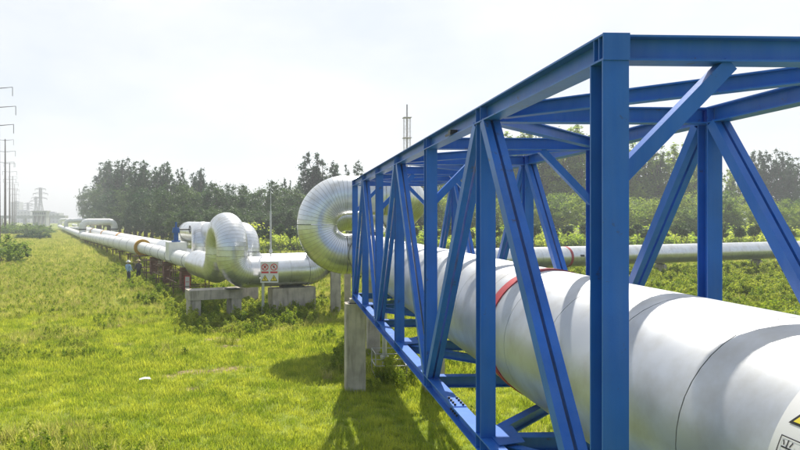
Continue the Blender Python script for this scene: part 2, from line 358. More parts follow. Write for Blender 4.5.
# concrete piers
def pier(x, y, wx, wy, h, label, group=None, cap=True):
    r = empty('concrete_pier', (x, y, 0), label, 'pier', group)
    m = MB(); c = .03; a, e = wx / 2, wy / 2
    poly = [(-a + c, -e), (a - c, -e), (a, -e + c), (a, e - c), (a - c, e), (-a + c, e), (-a, e - c), (-a, -e + c)]
    m.prism(poly, (x, y, -.4), (x, y, h), EX, EY).build('column', CONC, r)
    if cap: MB().box((x, y, h + .012), (wx * .7, wy * .7, .024)).build('bearing_plate', STEELD, r)
    return r
PB = ZB - HB
def bearing(r, x, y, z0, z1):
    if z1 - z0 > .005: MB().box((x, y, (z0 + z1) / 2), (.3, .3, z1 - z0)).build('bearing_block', CONC, r)
for X, yy, lab in ((XL, PY[-1], 'tall concrete pier under the truss end post beside the shadowed grass'), (XR, PY[-1], 'concrete pier under the truss end behind the pipe'),
              (XL, Y1, 'concrete pier under the near end of the truss, meadow side'), (XR, Y1, 'concrete pier under the near end of the truss, far side')):
    r = pier(X, yy + .02, .56, .5, 2.44, lab); bearing(r, X, yy + .02, 2.464, PB - .002)

# ------------------------------------------------------------------ pipes
PR = 0.742; PCX = (XL + XR) / 2; PZ = 3.478
def ring_pts(c, ax, ay, r, n): return [c + ax * (r * math.cos(2 * math.pi * i / n)) + ay * (r * math.sin(2 * math.pi * i / n)) for i in range(n)]
def fillet_path(pts, radii, step):
    """polyline with rounded corners -> list of ('L',p0,p1) and ('A',[points])"""
    segs = []; cur = Vector(pts[0])
    for i in range(1, len(pts) - 1):
        p = Vector(pts[i]); a = (Vector(pts[i - 1]) - p).normalized(); c = (Vector(pts[i + 1]) - p).normalized()
        ang = a.angle(c); r = radii[i]; tl = r / math.tan(ang / 2)
        s, e = p + a * tl, p + c * tl; ctr = p + (a + c).normalized() * (r / math.sin(ang / 2))
        segs.append(('L', cur, s)); tot = math.pi - ang; n = max(2, int(round(tot * r / step)))
        v0 = s - ctr; axn = v0.cross(e - ctr).normalized()
        segs.append(('A', [ctr + Matrix.Rotation(tot * k / n, 3, axn) @ v0 for k in range(n + 1)])); cur = e
    segs.append(('L', cur, Vector(pts[-1]))); return segs
def gored(points, d0, d1, r, n=40, lip=.016, jit=0.0):
    """elbow of separate overlapping gores"""
    m = MB(); k = len(points); tang = []
    for i in range(k):
        if i == 0: tt = d0
        elif i == k - 1: tt = d1
        else: tt = (points[i + 1] - points[i - 1])
        tang.append(tt.normalized())
    ax, ay = frame(tang[0]); frames = []
    for i in range(k):
        if i: 
            q = tang[i - 1].rotation_difference(tang[i]); ax = q @ ax; ay = q @ ay
        frames.append((ax.copy(), ay.copy()))
    gw = .013; m.groove = []
    for i in range(k - 1):
        seg = points[i + 1] - points[i]; t0 = gw / 2 / max(seg.length, .01)
        pa, pb = points[i] + seg * t0, points[i + 1] - seg * t0
        # keep the mitred ring planes at the joints
        a = [p + tang[i] * (gw / 2) for p in ring_pts(points[i], *frames[i], r, n)]; b = [p - tang[i + 1] * (gw / 2) for p in ring_pts(points[i + 1], *frames[i + 1], r, n)]
        m.add(a + b, [(j, (j + 1) % n, n + (j + 1) % n, n + j) for j in range(n)])
        if i:
            a0 = ring_pts(points[i], *frames[i], r - .006, n); p0 = [p - tang[i] * (gw / 2) for p in ring_pts(points[i], *frames[i], r, n)]
            f0 = len(m.f); m.add(p0 + a0 + a, [(q * n + j, q * n + (j + 1) % n, (q + 1) * n + (j + 1) % n, (q + 1) * n + j) for q in range(2) for j in range(n)]); m.groove += list(range(f0, len(m.f)))
    return m
SHEETS = {}
def sheet_mesh(r, length, n, matl):
    key = (round(r, 4), round(length, 4), n, matl.name)
    if key in SHEETS: return SHEETS[key]
    prof = [(0, r - .013), (0, r), (length * .5, r), (length, r), (length, r - .013)]
    v = []; f = []
    for z, rr in prof: v += [(rr * math.cos(2 * math.pi * i / n), rr * math.sin(2 * math.pi * i / n), z) for i in range(n)]
    for q in range(len(prof) - 1): f += [(q * n + i, q * n + (i + 1) % n, (q + 1) * n + (i + 1) % n, (q + 1) * n + i) for i in range(n)]
    # lapped longitudinal seam with a row of rivets' strip
    me = bpy.data.meshes.new('cladding_sheet'); me.from_pydata(v, [], f); me.update(); me.materials.append(matl)
    for p in me.polygons: p.use_smooth = True
    try: me.set_sharp_from_angle(angle=R(35))
    except Exception: pass
    SHEETS[key] = me; return me
def straight(parent, p0, p1, r, sl, matl, n=64, name='cladding_sheet', gap=.009, liner=True):
    p0, p1 = Vector(p0), Vector(p1); Ln = (p1 - p0).length
    if Ln < .05: return
    k = max(1, int(round(Ln / sl))); ll = Ln / k; d = (p1 - p0).normalized(); ax, ay = frame(d); b = base_of(parent)
    Mr = Matrix((ay, ax, d)).transposed()
    me = sheet_mesh(r, ll - gap, n, matl)
    for i in range(k):
        o = bpy.data.objects.new(name, me); COL.objects.link(o); o.parent = parent
        o.location = p0 + d * (ll * i + gap / 2) - b
        o.rotation_euler = (Mr @ Matrix.Rotation(random.choice((0, .02, -.015)), 3, 'Z')).to_euler()
    if liner: MB().cyl(p0, p1, r - .014, n=n, cap=True).build('insulation_liner', LINER, parent, smooth=True)
def run_pipe(parent, pts, radii, r, sl=.95, gore=.115, matl=CLAD, emat=CLAD_E, n=48):
    segs = fillet_path(pts, radii, gore)
    for i, s in enumerate(segs):
        if s[0] == 'L': straight(parent, s[1], s[2], r, sl, matl if i == 0 else emat, n=n)
        else:
            d0 = (Vector(s[1][0]) - segs[i - 1][1]).normalized() if (segs[i-1][2]-segs[i-1][1]).length > .01 else (s[1][1] - s[1][0])
            nd = segs[i + 1]; d1 = (nd[2] - nd[1]).normalized() if (nd[2]-nd[1]).length > .01 else (s[1][-1] - s[1][-2])
            gm_ = gored(s[1], d0, d1, r + (.02 if emat is CLAD_E else 0), n); eo = gm_.build('elbow', emat, parent, smooth=True)
            if emat is CLAD_E:
                eo.data.materials.append(SEAL)
                for q in gm_.groove: eo.data.polygons[q].material_index = 1
    return segs
def band(parent, c, d, r, wd, matl, name='band', n=64):
    c = Vector(c); d = Vector(d).normalized(); ax, ay = frame(d); m = MB()
    rings = [(-wd / 2, r - .01), (-wd / 2, r + .006), (wd / 2, r + .006), (wd / 2, r - .01)]; v = []
    for z, rr in rings: v += ring_pts(c + d * z, ax, ay, rr, n)
    m.add(v, [(q * n + i, q * n + (i + 1) % n, (q + 1) * n + (i + 1) % n, (q + 1) * n + i) for q in range(3) for i in range(n)])
    return m.build(name, matl, parent, smooth=True)

WD = W(-.399, .917) - W(0, 0); WD.normalize()     # the distant line's direction
TD = W(.917, .399) - W(0, 0); TD.normalize()      # across it
pipeA = empty('steam_pipeline', (PCX, Y1, ZB + .01), 'silver clad pipeline running through the blue truss, over bends and on into the distance', 'pipeline')
ZA = 2.225
A0 = W(-3.75, 29.8, ZA)                           # foot of the near leg of the hump
Aend = A0 + TD * 4.85
CY, CU = 23.5, 5.70
BEND = 1.11; CX = 2.255
# 1: run inside the truss, turn left, bend back over itself, away and down behind, to the cross run
zq = 4.9; Yb = Aend.y + .0
back = Vector((4.79, Aend.y + TD.y / TD.x * (4.79 - Aend.x), zq))
pts = [(PCX, -7, PZ), (PCX, CY, PZ), (CX - BEND, CY, PZ), (CX - BEND, CY, CU), (4.79, CY, CU), (4.79, CY + 2.9, zq), back, (Aend.x, Aend.y, zq), (Aend.x, Aend.y, ZA), A0 + Vector((0,0,0)),
       A0 + Vector((0, 0, 2.14)), A0 + WD * 2.12 + Vector((0, 0, 2.14)), A0 + WD * 2.12, A0 + WD * 7.2]
rad = [0, .76, 1.10, 1.10, 1.11, .95, 1.0, 1.06, 1.06, .80, 1.05, 1.05, .80, 0]
run_pipe(pipeA, pts, rad, PR)
band(pipeA, (PCX, 7.0, PZ), EY, PR + .006, .18, REDP, 'red_band')
# warm dull bands where sheets were replaced
# 2: narrower wrapped run with valve, then the thick white run into the distance
q0 = A0 + WD * 7.2; q1 = A0 + WD * 28.3; RN = .50
MB().cyl(q0 - WD * .02, q0 + WD * .03, PR - .01, n=40).build('end_cap', CLAD, pipeA, smooth=True)
straight(pipeA, q0, q1, RN, 2.1, WHITE, n=32, name='wrap_section', liner=False)
for s in (9.3, 12.9, 15.0, 17.8, 21.2, 24.0): band(pipeA, A0 + WD * s, WD, RN + .006, .05, STEELD, 'strap', 32)
m = MB(); ax, ay = frame(WD); n = 40
v = ring_pts(q1, ax, ay, RN - .02, n) + ring_pts(q1 - WD * .05, ax, ay, PR - .02, n) + ring_pts(q1 + WD * .5, ax, ay, PR - .012, n)
m.add(v, [(q * n + i, q * n + (i + 1) % n, (q + 1) * n + (i + 1) % n, (q + 1) * n + i) for q in range(2) for i in range(n)]).build('foam_end', FOAM, pipeA, smooth=True)
band(pipeA, q1 + WD * .12, WD, PR, .42, FOAM, 'foam_collar', 40)
def sv(s, z=None):
    p = A0 + WD * s; p.z = ZA - 1.0 * min(1, max(0, (s - 30) / 80)) if z is None else z; return p
s1 = 112.0
straight(pipeA, q1 + WD * .3, sv(s1), PR, 3.0, WHITE, n=32, name='wrap_section', liner=False)
for s in np.arange(34, 112, 6.0): band(pipeA, sv(float(s)), WD, PR + .006, .06, STEELD, 'strap', 24)
# the white hump across the line
lz = 4.15
lp = [sv(s1), sv(s1 + 2.2), sv(s1 + 2.2, lz), sv(s1 + 2.2, lz) + TD * 6.6, sv(s1 + 2.2) + TD * 6.6, sv(s1 + 2.2) + TD * 6.6 + WD * 5, sv(s1 + 7.2), sv(s1 + 95)]
lr = [0, 1.1, 1.1, 1.1, 1.1, 1.1, 1.1, 0]
run_pipe(pipeA, lp, lr, PR, sl=3.0, gore=.4, matl=WHITE, emat=WHITE, n=24)
for off in (0, 6.6): band(pipeA, sv(s1 + 2.2, 2.55) + TD * off, EZ, PR, .3, STEELD, 'expansion_joint', 24)
s2 = s1 + 95
lp = [sv(s2), sv(s2 + 2.2), sv(s2 + 2.2, 4.2), sv(s2 + 2.2, 4.2) + TD * 9, sv(s2 + 2.2) + TD * 9, sv(s2 + 2.2) + TD * 9 + WD * 5, sv(s2 + 7.2), sv(s2 + 90), sv(s2 + 90, 4.4), sv(s2 + 90, 4.4) + TD * 9, sv(s2 + 90) + TD * 9, sv(s2 + 90) + TD * 9 + WD * 60]
run_pipe(pipeA, lp, [0] + [1.1] * 10 + [0], PR, sl=5.0, gore=.5, matl=WHITE, emat=WHITE, n=16)
# valve in its white insulation box with a blue actuator
vs_ = 13.4; vc = A0 + WD * vs_
ang = math.atan2(WD.y, WD.x); MZ = Matrix.Rotation(ang, 3, 'Z')
MB().box(vc + Vector((0, 0, .42)), (1.25, 1.18, 1.2), MZ).build('valve_box', WHITE, pipeA)
valve = MB(); vt = vc + Vector((0, 0, 1.02))
valve.cyl(vt, vt + EZ * .1, .30, n=20).cyl(vt + EZ * .1, vt + EZ * .62, .17, .15, n=16).cyl(vt + EZ * .62, vt + EZ * .70, .26, n=16).cyl(vt + EZ * .70, vt + EZ * .98, .27, .22, n=16).cyl(vt + EZ * .98, vt + EZ * 1.35, .07, n=10)
vo = valve.build('valve_actuator', BLUEV, pipeA, smooth=True)
hw = MB(); hc = vt + EZ * .84 + TD * .95
hw.cyl(vt + EZ * .84, hc, .05, n=8)
nseg = 20
for i in range(nseg):
    a0, a1 = 2 * math.pi * i / nseg, 2 * math.pi * (i + 1) / nseg
    f = lambda a: hc + (WD * math.cos(a) + EZ * math.sin(a)) * .26
    hw.cyl(f(a0), f(a1), .025, n=6)
    if i % 5 == 0: hw.cyl(hc, f(a0), .015, n=6)
hw.build('handwheel', STEELD, vo)

# 3: the second pipeline behind
pipeB = empty('steam_pipeline', W(-2.94, 35.0, ZA - PR - .1), 'silver pipeline crossing low behind the truss, with a long raised hump at its end', 'pipeline')
ZBp = 2.07; B0 = W(-3.6, 35.2, ZBp); zh = 3.85; Bend = B0 + TD * 62
run_pipe(pipeB, [Bend, B0, B0 + EZ * (zh - ZBp), B0 + WD * 15.8 + EZ * (zh - ZBp), B0 + WD * 15.8, B0 + WD * 26], [0, .88, .88, .88, .88, 0], PR, sl=1.2, n=40, matl=CLAD_E)
rc = B0 + WD * 10.8
rq = rc - TD * .5 - WD * 2.5
run_pipe(pipeB, [rq - EZ * .1, rq + EZ * (zh - ZBp), rq + EZ * (zh - ZBp) + (TD * .5 + WD * 2.2)], [0, .9, 0], PR + .012, sl=1.2, n=40, matl=CLAD_E)
straight(pipeB, rq, rq + WD * 11.0, .52, 2.0, WHITE, n=24, name='wrap_section', liner=False)
straight(pipeB, B0 + WD * 26, B0 + WD * 150, PR * .95, 4.0, WHITE, n=20, name='wrap_section', liner=False)
for s in (9.0, 10.2): band(pipeB, B0 + WD * (s + 7.5), WD, .62, .8, ORANGE, 'orange_wrap', 24)
for s in (60, 84, 110): band(pipeB, B0 + WD * s, WD, PR, 1.4, ORANGE, 'orange_wrap', 24)
pb = (P(568, 44.5)); tB = (pb - B0).dot(TD); band(pipeB, B0 + TD * tB, TD, PR + .006, .22, REDP, 'red_band')
MB().box(B0 + TD * (tB + 1.0) + Vector((.1, -.68, .1)), (.45, .2, .14)).build('vent_box', STEELD, pipeB)

# supports under the pipes --------------------------------------------------
def plinth(c, ang, lx, ly, h, label, group=None, saddle=None):
    r = empty('concrete_plinth', (c.x, c.y, 0), label, 'plinth', group); M = Matrix.Rotation(ang, 3, 'Z')
    MB().box((c.x, c.y, h / 2 - .2), (lx, ly, h + .4), M).build('block', CONC, r)
    if saddle: MB().box((c.x, c.y, (h + saddle) / 2), (lx * .5, ly * .8, saddle - h), M).build('saddle', STEELD, r)
    return r
at_ = math.atan2(TD.y, TD.x)
low = ZA - PR
r = plinth(A0 + TD * 3.1, at_, 2.3, .7, low - .09, 'low concrete plinth under the silver cross pipe behind the warning sign', saddle=low - .01)
pl = empty('concrete_plinth', ((A0 + WD * 1).x, (A0 + WD * 1).y, 0), 'low pale concrete plinth on two feet under the silver hump', 'plinth'); MT = Matrix.Rotation(at_, 3, 'Z')
cpl = A0 - TD * .75 + WD * .5; zt_ = low - .05
MB().box((cpl.x, cpl.y, zt_ - .225), (2.6, 1.0, .45), MT).build('slab', CONC, pl)
for q in (-1.0, 1.0):
    c = cpl + TD * q; MB().box((c.x, c.y, (zt_ - .45) / 2 - .2 - .001), (.5, .9, zt_ - .45 + .4), MT).build('foot', CONC, pl)
MB().box((A0.x, A0.y, zt_ + .02), (.6, .6, .04), MT).build('saddle', STEELD, pl)
c = P(335.5, 31.2); pier(c.x, c.y, .5, .5, 2.9, 'slim concrete pier beside the end of the silver cross pipe below the round bend')
c = P(347.5, 33.0); pier(c.x, c.y, .33, .33, 2.6, 'thin concrete pier in the weeds beyond the round bend')
pier(PCX, 21.6, .44, .44, PZ - PR - .035, 'square concrete pier under the pipe between the truss and the round bend')
for i, q in enumerate((10, 22, 34, 46)):
    c = B0 + TD * q; r = plinth(c, at_, .28, .8, ZBp - PR - .09, 'low concrete support half hidden in weeds under the rear cross pipe', 'supports under the rear cross pipe', saddle=ZBp - PR - .01)
c = B0; plinth(c, at_, 1.0, 1.2, ZBp - PR - .09, 'low concrete block under the foot of the rear hump', saddle=ZBp - PR + .1)
# brick columns and rusty frames where the line is still being built
for i, s in enumerate((10.6, 16.6, 22.4)):
    c = A0 + WD * s; h = ZA - RN - .01
    r = empty('brick_column', (c.x, c.y, 0), 'brown brick column propping the thin white pipe', 'column', 'brick columns under the thin white pipe')
    nb = int((h + .06) / .11)
    for j in range(nb):
        zc = .02 + j * (h - .02) / nb; hh = (h - .02) / nb
        MB().box((c.x, c.y, zc + hh / 2), (.62 + .03 * (j % 2), .58 - .03 * (j % 2), hh - .012), Matrix.Rotation(ang + random.uniform(-.04, .04), 3, 'Z')).build('brick_course', BRICK, r)
    MB().box((c.x, c.y, h / 2), (.55, .5, h), Matrix.Rotation(ang, 3, 'Z')).build('mortar', CONC, r)
for i, s in enumerate((9.2, 14.2, 19.6, 25.2)):
    c = A0 + WD * s; h = ZA - RN - .02
    r = empty('scaffold_frame', (c.x, c.y, 0), 'rusty tube scaffold frame straddling the thin white pipe', 'scaffold', 'scaffold frames along the thin white pipe')
    for q in (-1.1, 1.1):
        for e in (-.5, .5):
            p = c + TD * q + WD * e; MB().cyl((p.x, p.y, -.1), (p.x, p.y, h + .15), .035, n=8).build('leg', RUST, r)
    for zz in (.7, h - .04):
        for e in (-.5, .5):
            a, b2 = c + TD * -1.3 + WD * e, c + TD * 1.3 + WD * e
            MB().cyl((a.x, a.y, zz), (b2.x, b2.y, zz), .03, n=8).build('ledger', RUST, r)
    for q in (-1.1, 1.1):
        a, b2 = c + TD * q - WD * 1.6, c + TD * q + WD * 1.6
        MB().cyl((a.x, a.y, h * .62), (b2.x, b2.y, h * .62), .03, n=8).build('ledger', RUST, r)
for i, s in enumerate(range(34, 112, 7)):
    c = sv(float(s)); h = c.z - PR
    r = empty('pipe_stool', (c.x, c.y, 0), 'dark steel stool under the thick white pipe', 'pipe support', 'stools under the thick white pipe')
    for q in (-.55, .55):
        p = c + TD * q; MB().cyl((p.x, p.y, -.1), (p.x, p.y, h - .1), .07, n=8).build('leg', RUST, r)
    MB().box((c.x, c.y, h - .05), (1.5, .25, .1), MT).build('beam', RUST, r)
for s, off, z in ((s1 + 4.5, 0, 0), (s1 + 2.2, 6.6, 0), (s1 + 40, 0, 0), (s1 + 75, 0, 0), (s2 + 2.2, 9, 0), (s2 + 40, 0, 0), (s2+90, 9, 0)):
    c = sv(float(s)) + TD * off; plinth(c, at_, .6, 1.2, c.z - PR - .02, 'low concrete block under the white pipeline far along the line', 'blocks under the far white pipeline')
for s in (28, 42, 56, 70, 84, 98, 112, 126, 140):
    c = B0 + WD * s; plinth(c, at_, .6, 1.2, ZBp - PR * .95 - .02, 'low concrete block under the rear white pipeline', 'blocks under the rear white pipeline')
c = P(187.5, 38.5); r = empty('notice_board', (c.x, c.y, 0), 'small white notice board with a red frame by the brick columns', 'sign')
MB().cyl((c.x, c.y, -.1), (c.x, c.y, 1.0), .025, n=8).build('post', GALV, r)
MB().box((c.x, c.y - .04, .85), (.34, .025, .85)).build('board', SIGNW, r)
fr = MB(); 
for dx in (-.155, .155): fr.box((c.x + dx, c.y - .058, .85), (.04, .012, .85))
fr.box((c.x, c.y - .058, 1.25), (.27, .012, .05)).box((c.x, c.y - .058, .45), (.27, .012, .05)).box((c.x, c.y - .058, .9), (.2, .012, .03)); fr.build('frame', SIGNR, r)

# warning sign on its own post in front of the cross pipe -------------------------
sc = P(269.5, 29.2); sgn = empty('warning_sign', (P(263, 29.4).x, P(263, 29.4).y, 0), 'white warning sign with two red circles over two yellow triangles', 'sign')
px0 = P(263, 29.4)
MB().cyl((px0.x, px0.y, -.1), (px0.x, px0.y, 2.3), .07, n=12).build('post', GALV, sgn, smooth=True)
MB().box((px0.x, px0.y, .06), (.75, .6, .14)).build('foot', CONC, sgn)
SW, SH = .84, .98; sz = top_z(272, 29.2); sy = sc.y - .12; sx = sc.x
MB().box((px0.x + .1, (sy + px0.y) / 2 + .0, sz - .3), (.5, abs(px0.y - sy) - .03, .05)).build('bracket', GALV, sgn)
plate = MB().box((sx, sy, sz), (SW, .02, SH)).build('plate', SIGNW, sgn)
def disc(m, cx, cz, r0, r1, y, n=28):
    v = [(cx + r0 * math.cos(6.2832 * i / n), y, cz + r0 * math.sin(6.2832 * i / n)) for i in range(n)] + [(cx + r1 * math.cos(6.2832 * i / n), y, cz + r1 * math.sin(6.2832 * i / n)) for i in range(n)]
    return m.add(v, [(i, n + i, n + (i + 1) % n, (i + 1) % n) for i in range(n)])
def bar(m, x0, z0, x1, z1, wd, y):
    d = Vector((x1 - x0, 0, z1 - z0)).normalized(); q = Vector((-d.z, 0, d.x)) * wd / 2
    a, b2 = Vector((x0, y, z0)), Vector((x1, y, z1)); return m.add([a - q, b2 - q, b2 + q, a + q], [(0, 1, 2, 3)])
for k, ox in enumerate((-.21, .21)):
    cx, cz = sx + ox, sz + .24; y = sy - .0115
    m = disc(MB(), cx, cz, .165, .125, y); bar(m, cx - .1, cz + .1, cx + .1, cz - .1, .03, y - .003)
    if k == 0: bar(m, cx - .1, cz - .1, cx + .1, cz + .1, .03, y - .005)
    m.box((cx, y, sz - .005), (.34, .002, .085)); m.build('prohibition_mark', SIGNR, sgn)
    m = MB(); disc(m, cx, cz + .05, .028, .0, y - .001, 12); bar(m, cx, cz + .02, cx, cz - .05, .05, y - .0015); bar(m, cx - .05, cz + .0, cx + .05, cz, .02, y - .002); m.build('figure_mark', SIGNK, sgn)
    tz = sz - .28
    def tri(s, y): return MB().add([(cx - s, y, tz - s * .82), (cx + s, y, tz - s * .82), (cx, y, tz + s * .92)], [(0, 1, 2)])
    tri(.175, y).build('triangle_border', SIGNK, sgn); tri(.14, y - .002).build('warning_triangle', SIGNY, sgn)
    m = MB(); bar(m, cx + .01, tz + .06, cx - .02, tz - .02, .03, y - .004); bar(m, cx - .02, tz - .01, cx + .015, tz - .085, .025, y - .004); m.build('bolt_mark', SIGNK, sgn)
# tall thin vent / lightning rod
lp0 = P(268.3, 30.9); lr_ = empty('lightning_rod', (lp0.x, lp0.y, 0), 'tall thin grey lightning rod rising behind the warning sign', 'rod')
lp0 = lp0 + Vector((.1, .95, 0)); lr_.location = (lp0.x, lp0.y, 0)
MB().cyl((lp0.x, lp0.y, -.1), (lp0.x, lp0.y, 5.2), .05, n=10).build('mast', GALV, lr_, smooth=True)
MB().cyl((lp0.x, lp0.y, 5.2), (lp0.x, lp0.y, 6.6), .025, .008, n=8).build('spike', GALV, lr_, smooth=True)
MB().box((lp0.x, lp0.y, 3.15), (.18, .16, .14)).build('clamp', GALV, lr_)

# cage round a drain valve on the grass under the truss end ----------------------------
cg = P(389, 18.9); cage = empty('steel_cage', (cg.x, cg.y, 0), 'low galvanised steel bar cage round a drain pipe on the grass', 'cage')
a, b2, hh = .47, .42, .78
for sx_ in (-a, a):
    for sy_ in (-b2, b2): MB().cyl((cg.x + sx_, cg.y + sy_, -.08), (cg.x + sx_, cg.y + sy_, hh), .018, n=6).build('corner_post', GALV, cage)
for zz in (.12, .42, hh):
    for sy_ in (-b2, b2): MB().cyl((cg.x - a, cg.y + sy_, zz), (cg.x + a, cg.y + sy_, zz), .014, n=6).build('rail', GALV, cage)
    for sx_ in (-a, a): MB().cyl((cg.x + sx_, cg.y - b2, zz), (cg.x + sx_, cg.y + b2, zz), .014, n=6).build('rail', GALV, cage)
dp = cg + Vector((-.12, .1, 0)); dr = empty('drain_pipe', (dp.x, dp.y, 0), 'slim silver drain pipe dropping from the truss into the cage', 'pipe')
MB().cyl((dp.x, dp.y, -.05), (dp.x, dp.y, 2.55), .075, n=14).build('riser', GALV, dr, smooth=True)
MB().cyl((dp.x, dp.y, .55), (dp.x, dp.y, .61), .14, n=14).build('flange', GALV, dr, smooth=True)
MB().cyl((dp.x, dp.y, 2.5), (PCX - .1, dp.y + .3, 2.72), .075, n=14).build('branch', GALV, dr, smooth=True)

# label stuck on the near pipe ----------------------------------------------------------
def on_pipe(ysurf, arc, lift):                    # arc measured round the pipe from its camera-side horizontal, up positive
    th = math.pi - arc / PR; rr = PR + lift
    return Vector((PCX + rr * math.cos(th), ysurf, PZ + rr * math.sin(th)))
lab = empty('pipe_label', (PCX - PR, 2.3, PZ), 'white scald warning label with yellow triangle on the near silver pipe', 'label')
def patch(name, y0, y1, a0, a1, lift, matl, n=14):
    m = MB(); v = []
    for i in range(n + 1):
        a = a0 + (a1 - a0) * i / n; v += [on_pipe(y0, a, lift), on_pipe(y1, a, lift)]
    return m.add(v, [(2 * i, 2 * i + 1, 2 * i + 3, 2 * i + 2) for i in range(n)]).build(name, matl, lab, smooth=True)
LY0 = 2.885                                       # far edge of the label; it runs towards the viewer
patch('backing', LY0, LY0 - .42, .12, .68, .008, SIGNW, 30)
for (x0, x1, a0, a1) in ((.045, .37, .307, .312), (.045, .37, .187, .192), (.045, .050, .187, .312), (.365, .37, .187, .312)):
    patch('text_frame', LY0 - x0, LY0 - x1, a0, a1, .0105, SIGNK, 8)
def strip_tri(name, cx, base, half, hgt, lift, matl):
    m = MB(); n = 12; v = []
    for i in range(n + 1):
        f = i / n; wd = half * (1 - f); v += [on_pipe(LY0 - (cx - wd), base + hgt * f, lift), on_pipe(LY0 - (cx + wd), base + hgt * f, lift)]
    return m.add(v, [(2 * i, 2 * i + 1, 2 * i + 3, 2 * i + 2) for i in range(n)]).build(name, matl, lab)
strip_tri('triangle_border', .205, .375, .155, .255, .0105, SIGNK); strip_tri('warning_triangle', .205, .387, .131, .215, .0125, SIGNY)
for i in range(3): patch('heat_mark', LY0 - (.165 + i * .034), LY0 - (.176 + i * .034), .425, .475, .0145, SIGNK, 5)
patch('heat_mark', LY0 - .14, LY0 - .27, .402, .412, .0145, SIGNK, 3)
fc = bpy.data.curves.new('caption', 'FONT'); fc.body = '\u5f53\u5fc3\u70eb\u4f24'; fc.size = .085; fc.resolution_u = 2
fo = bpy.data.objects.new('caption', fc); COL.objects.link(fo); bpy.context.view_layer.update()
me = bpy.data.meshes.new_from_object(fo.evaluated_get(bpy.context.evaluated_depsgraph_get())); bpy.data.objects.remove(fo)
bmm = bmesh.new(); bmm.from_mesh(me); bb = lab.location
for v in bmm.verts:
    q = on_pipe(LY0 - (.055 + v.co.x * .92), .217 + v.co.y * 1.15, .0115); v.co = q - Vector(bb)
bmm.to_mesh(me); bmm.free(); me.materials.clear(); me.materials.append(SIGNK)
co = bpy.data.objects.new('caption', me); COL.objects.link(co); co.parent = lab

# ------------------------------------------------------------------ far structures
def lattice(name, base, h, wb, wt, label, cat, matl, nlev=8, arms=(), rad=.12, group=None, split=.62):
    r = empty(name, base, label, cat, group); bx, by = base.x, base.y
    wf = lambda z: (wb + (wt - wb) * min(1, z / (h * split)))
    zs = [h * (1 - (1 - i / nlev) ** 1.0) for i in range(nlev + 1)]
    cn = lambda z, i: Vector((bx + wf(z) / 2 * (-1, 1, 1, -1)[i], by + wf(z) / 2 * (-1, -1, 1, 1)[i], z))
    m = MB()
    for i in range(4):
        for a, b_ in zip(zs, zs[1:]): m.cyl(cn(a, i), cn(b_, i), rad, n=5, cap=False)
    m.build('leg_frame', matl, r); m = MB()
    for a, b_ in zip(zs, zs[1:]):
        for i in range(4):
            j = (i + 1) % 4; m.cyl(cn(a, i), cn(b_, j), rad * .6, n=4, cap=False); m.cyl(cn(a, j), cn(b_, i), rad * .6, n=4, cap=False); m.cyl(cn(b_, i), cn(b_, j), rad * .6, n=4, cap=False)
    m.build('bracing', matl, r)
    for z, half in arms:
        for s in (-1, 1):
            m = MB(); tip = Vector((bx + s * half, by, z)); m.cyl((bx, by, z), tip, rad * .9, n=4); m.cyl((bx, by, z + half * .28), tip, rad * .8, n=4)
            m.cyl(tip, tip - Vector((0, 0, 1.8)), rad * .8, n=5); m.build('cross_arm', matl, r)
    return r
fl = P(407, 150); H_ = top_z(107, 150); st = lattice('flare_stack', fl, H_ - 2.6, 1.75, 1.5, 'slender lattice stack with a central flue rising beyond the truss', 'stack', FLAREP, nlev=11, rad=.042)
MB().cyl((fl.x, fl.y, -.3), (fl.x, fl.y, H_ - 1), .2, n=10).build('flue', FLAREP, st, smooth=True)
MB().cyl((fl.x, fl.y, H_ - 1), (fl.x, fl.y, H_ + .6), .15, n=10).build('flue_tip', STEELD, st, smooth=True)
for zz in (H_ - 2.6, H_ - 7.5, H_ - 12): MB().box((fl.x, fl.y, zz), (2.0, 2.0, .12)).build('platform', FLAREP, st)
for px, d, py in ((40.5, 640, 188), (36, 760, 197), (28, 820, 203)):
    lattice('pylon', P(px, d), top_z(py, d), 8, 2.0, {40.5: 'tallest grey lattice pylon on the hazy horizon', 36: 'grey lattice pylon just behind the tallest pylon', 28: 'faint small lattice pylon beside the power poles'}[px], 'pylon', TOWERG, 9,
            arms=[(top_z(py, d) * f, hw_) for f, hw_ in ((.97, 5.5), (.84, 7.5), (.71, 6.5))], rad=.30)
for i, (px, d, py) in enumerate(((-1.5, 117, 86), (5.2, 198, 139), (9.6, 284, 163), (12.6, 363, 176), (14.6, 445, 184), (16.0, 525, 190))):
    b0 = P(px, d); H_ = top_z(py, d)
    labs = ['tall brown steel power pole cut by the photo edge, its arms reaching over the bush', 'tall brown power pole in front of the receding pole row', 'brown power pole, second in the receding row'] + ['slim distant power pole, third in the receding row', 'faint distant power pole, last but one in the receding row', 'faintest, smallest power pole at the far end of the receding row']
    r = empty('power_pole', b0, labs[i], 'power pole', 'power poles receding along the meadow edge')
    MB().cyl((b0.x, b0.y, -.5), (b0.x, b0.y, H_), .42, .16, n=10).build('pole', POLEB, r, smooth=True)
    for q, z in enumerate((H_ * .985, H_ * .865, H_ * .75)):
        half = (2.6, 3.2, 2.8)[q]
        for s in (-1, 1):
            e = Vector((b0.x + s * half, b0.y, z + .25))
            am = MB().cyl((b0.x, b0.y, z), e, .085, .05, n=6).build('cross_arm', POLEB, r); MB().cyl(e, e - EZ * 1.7, .07, n=6).build('insulator', TOWERG, am)
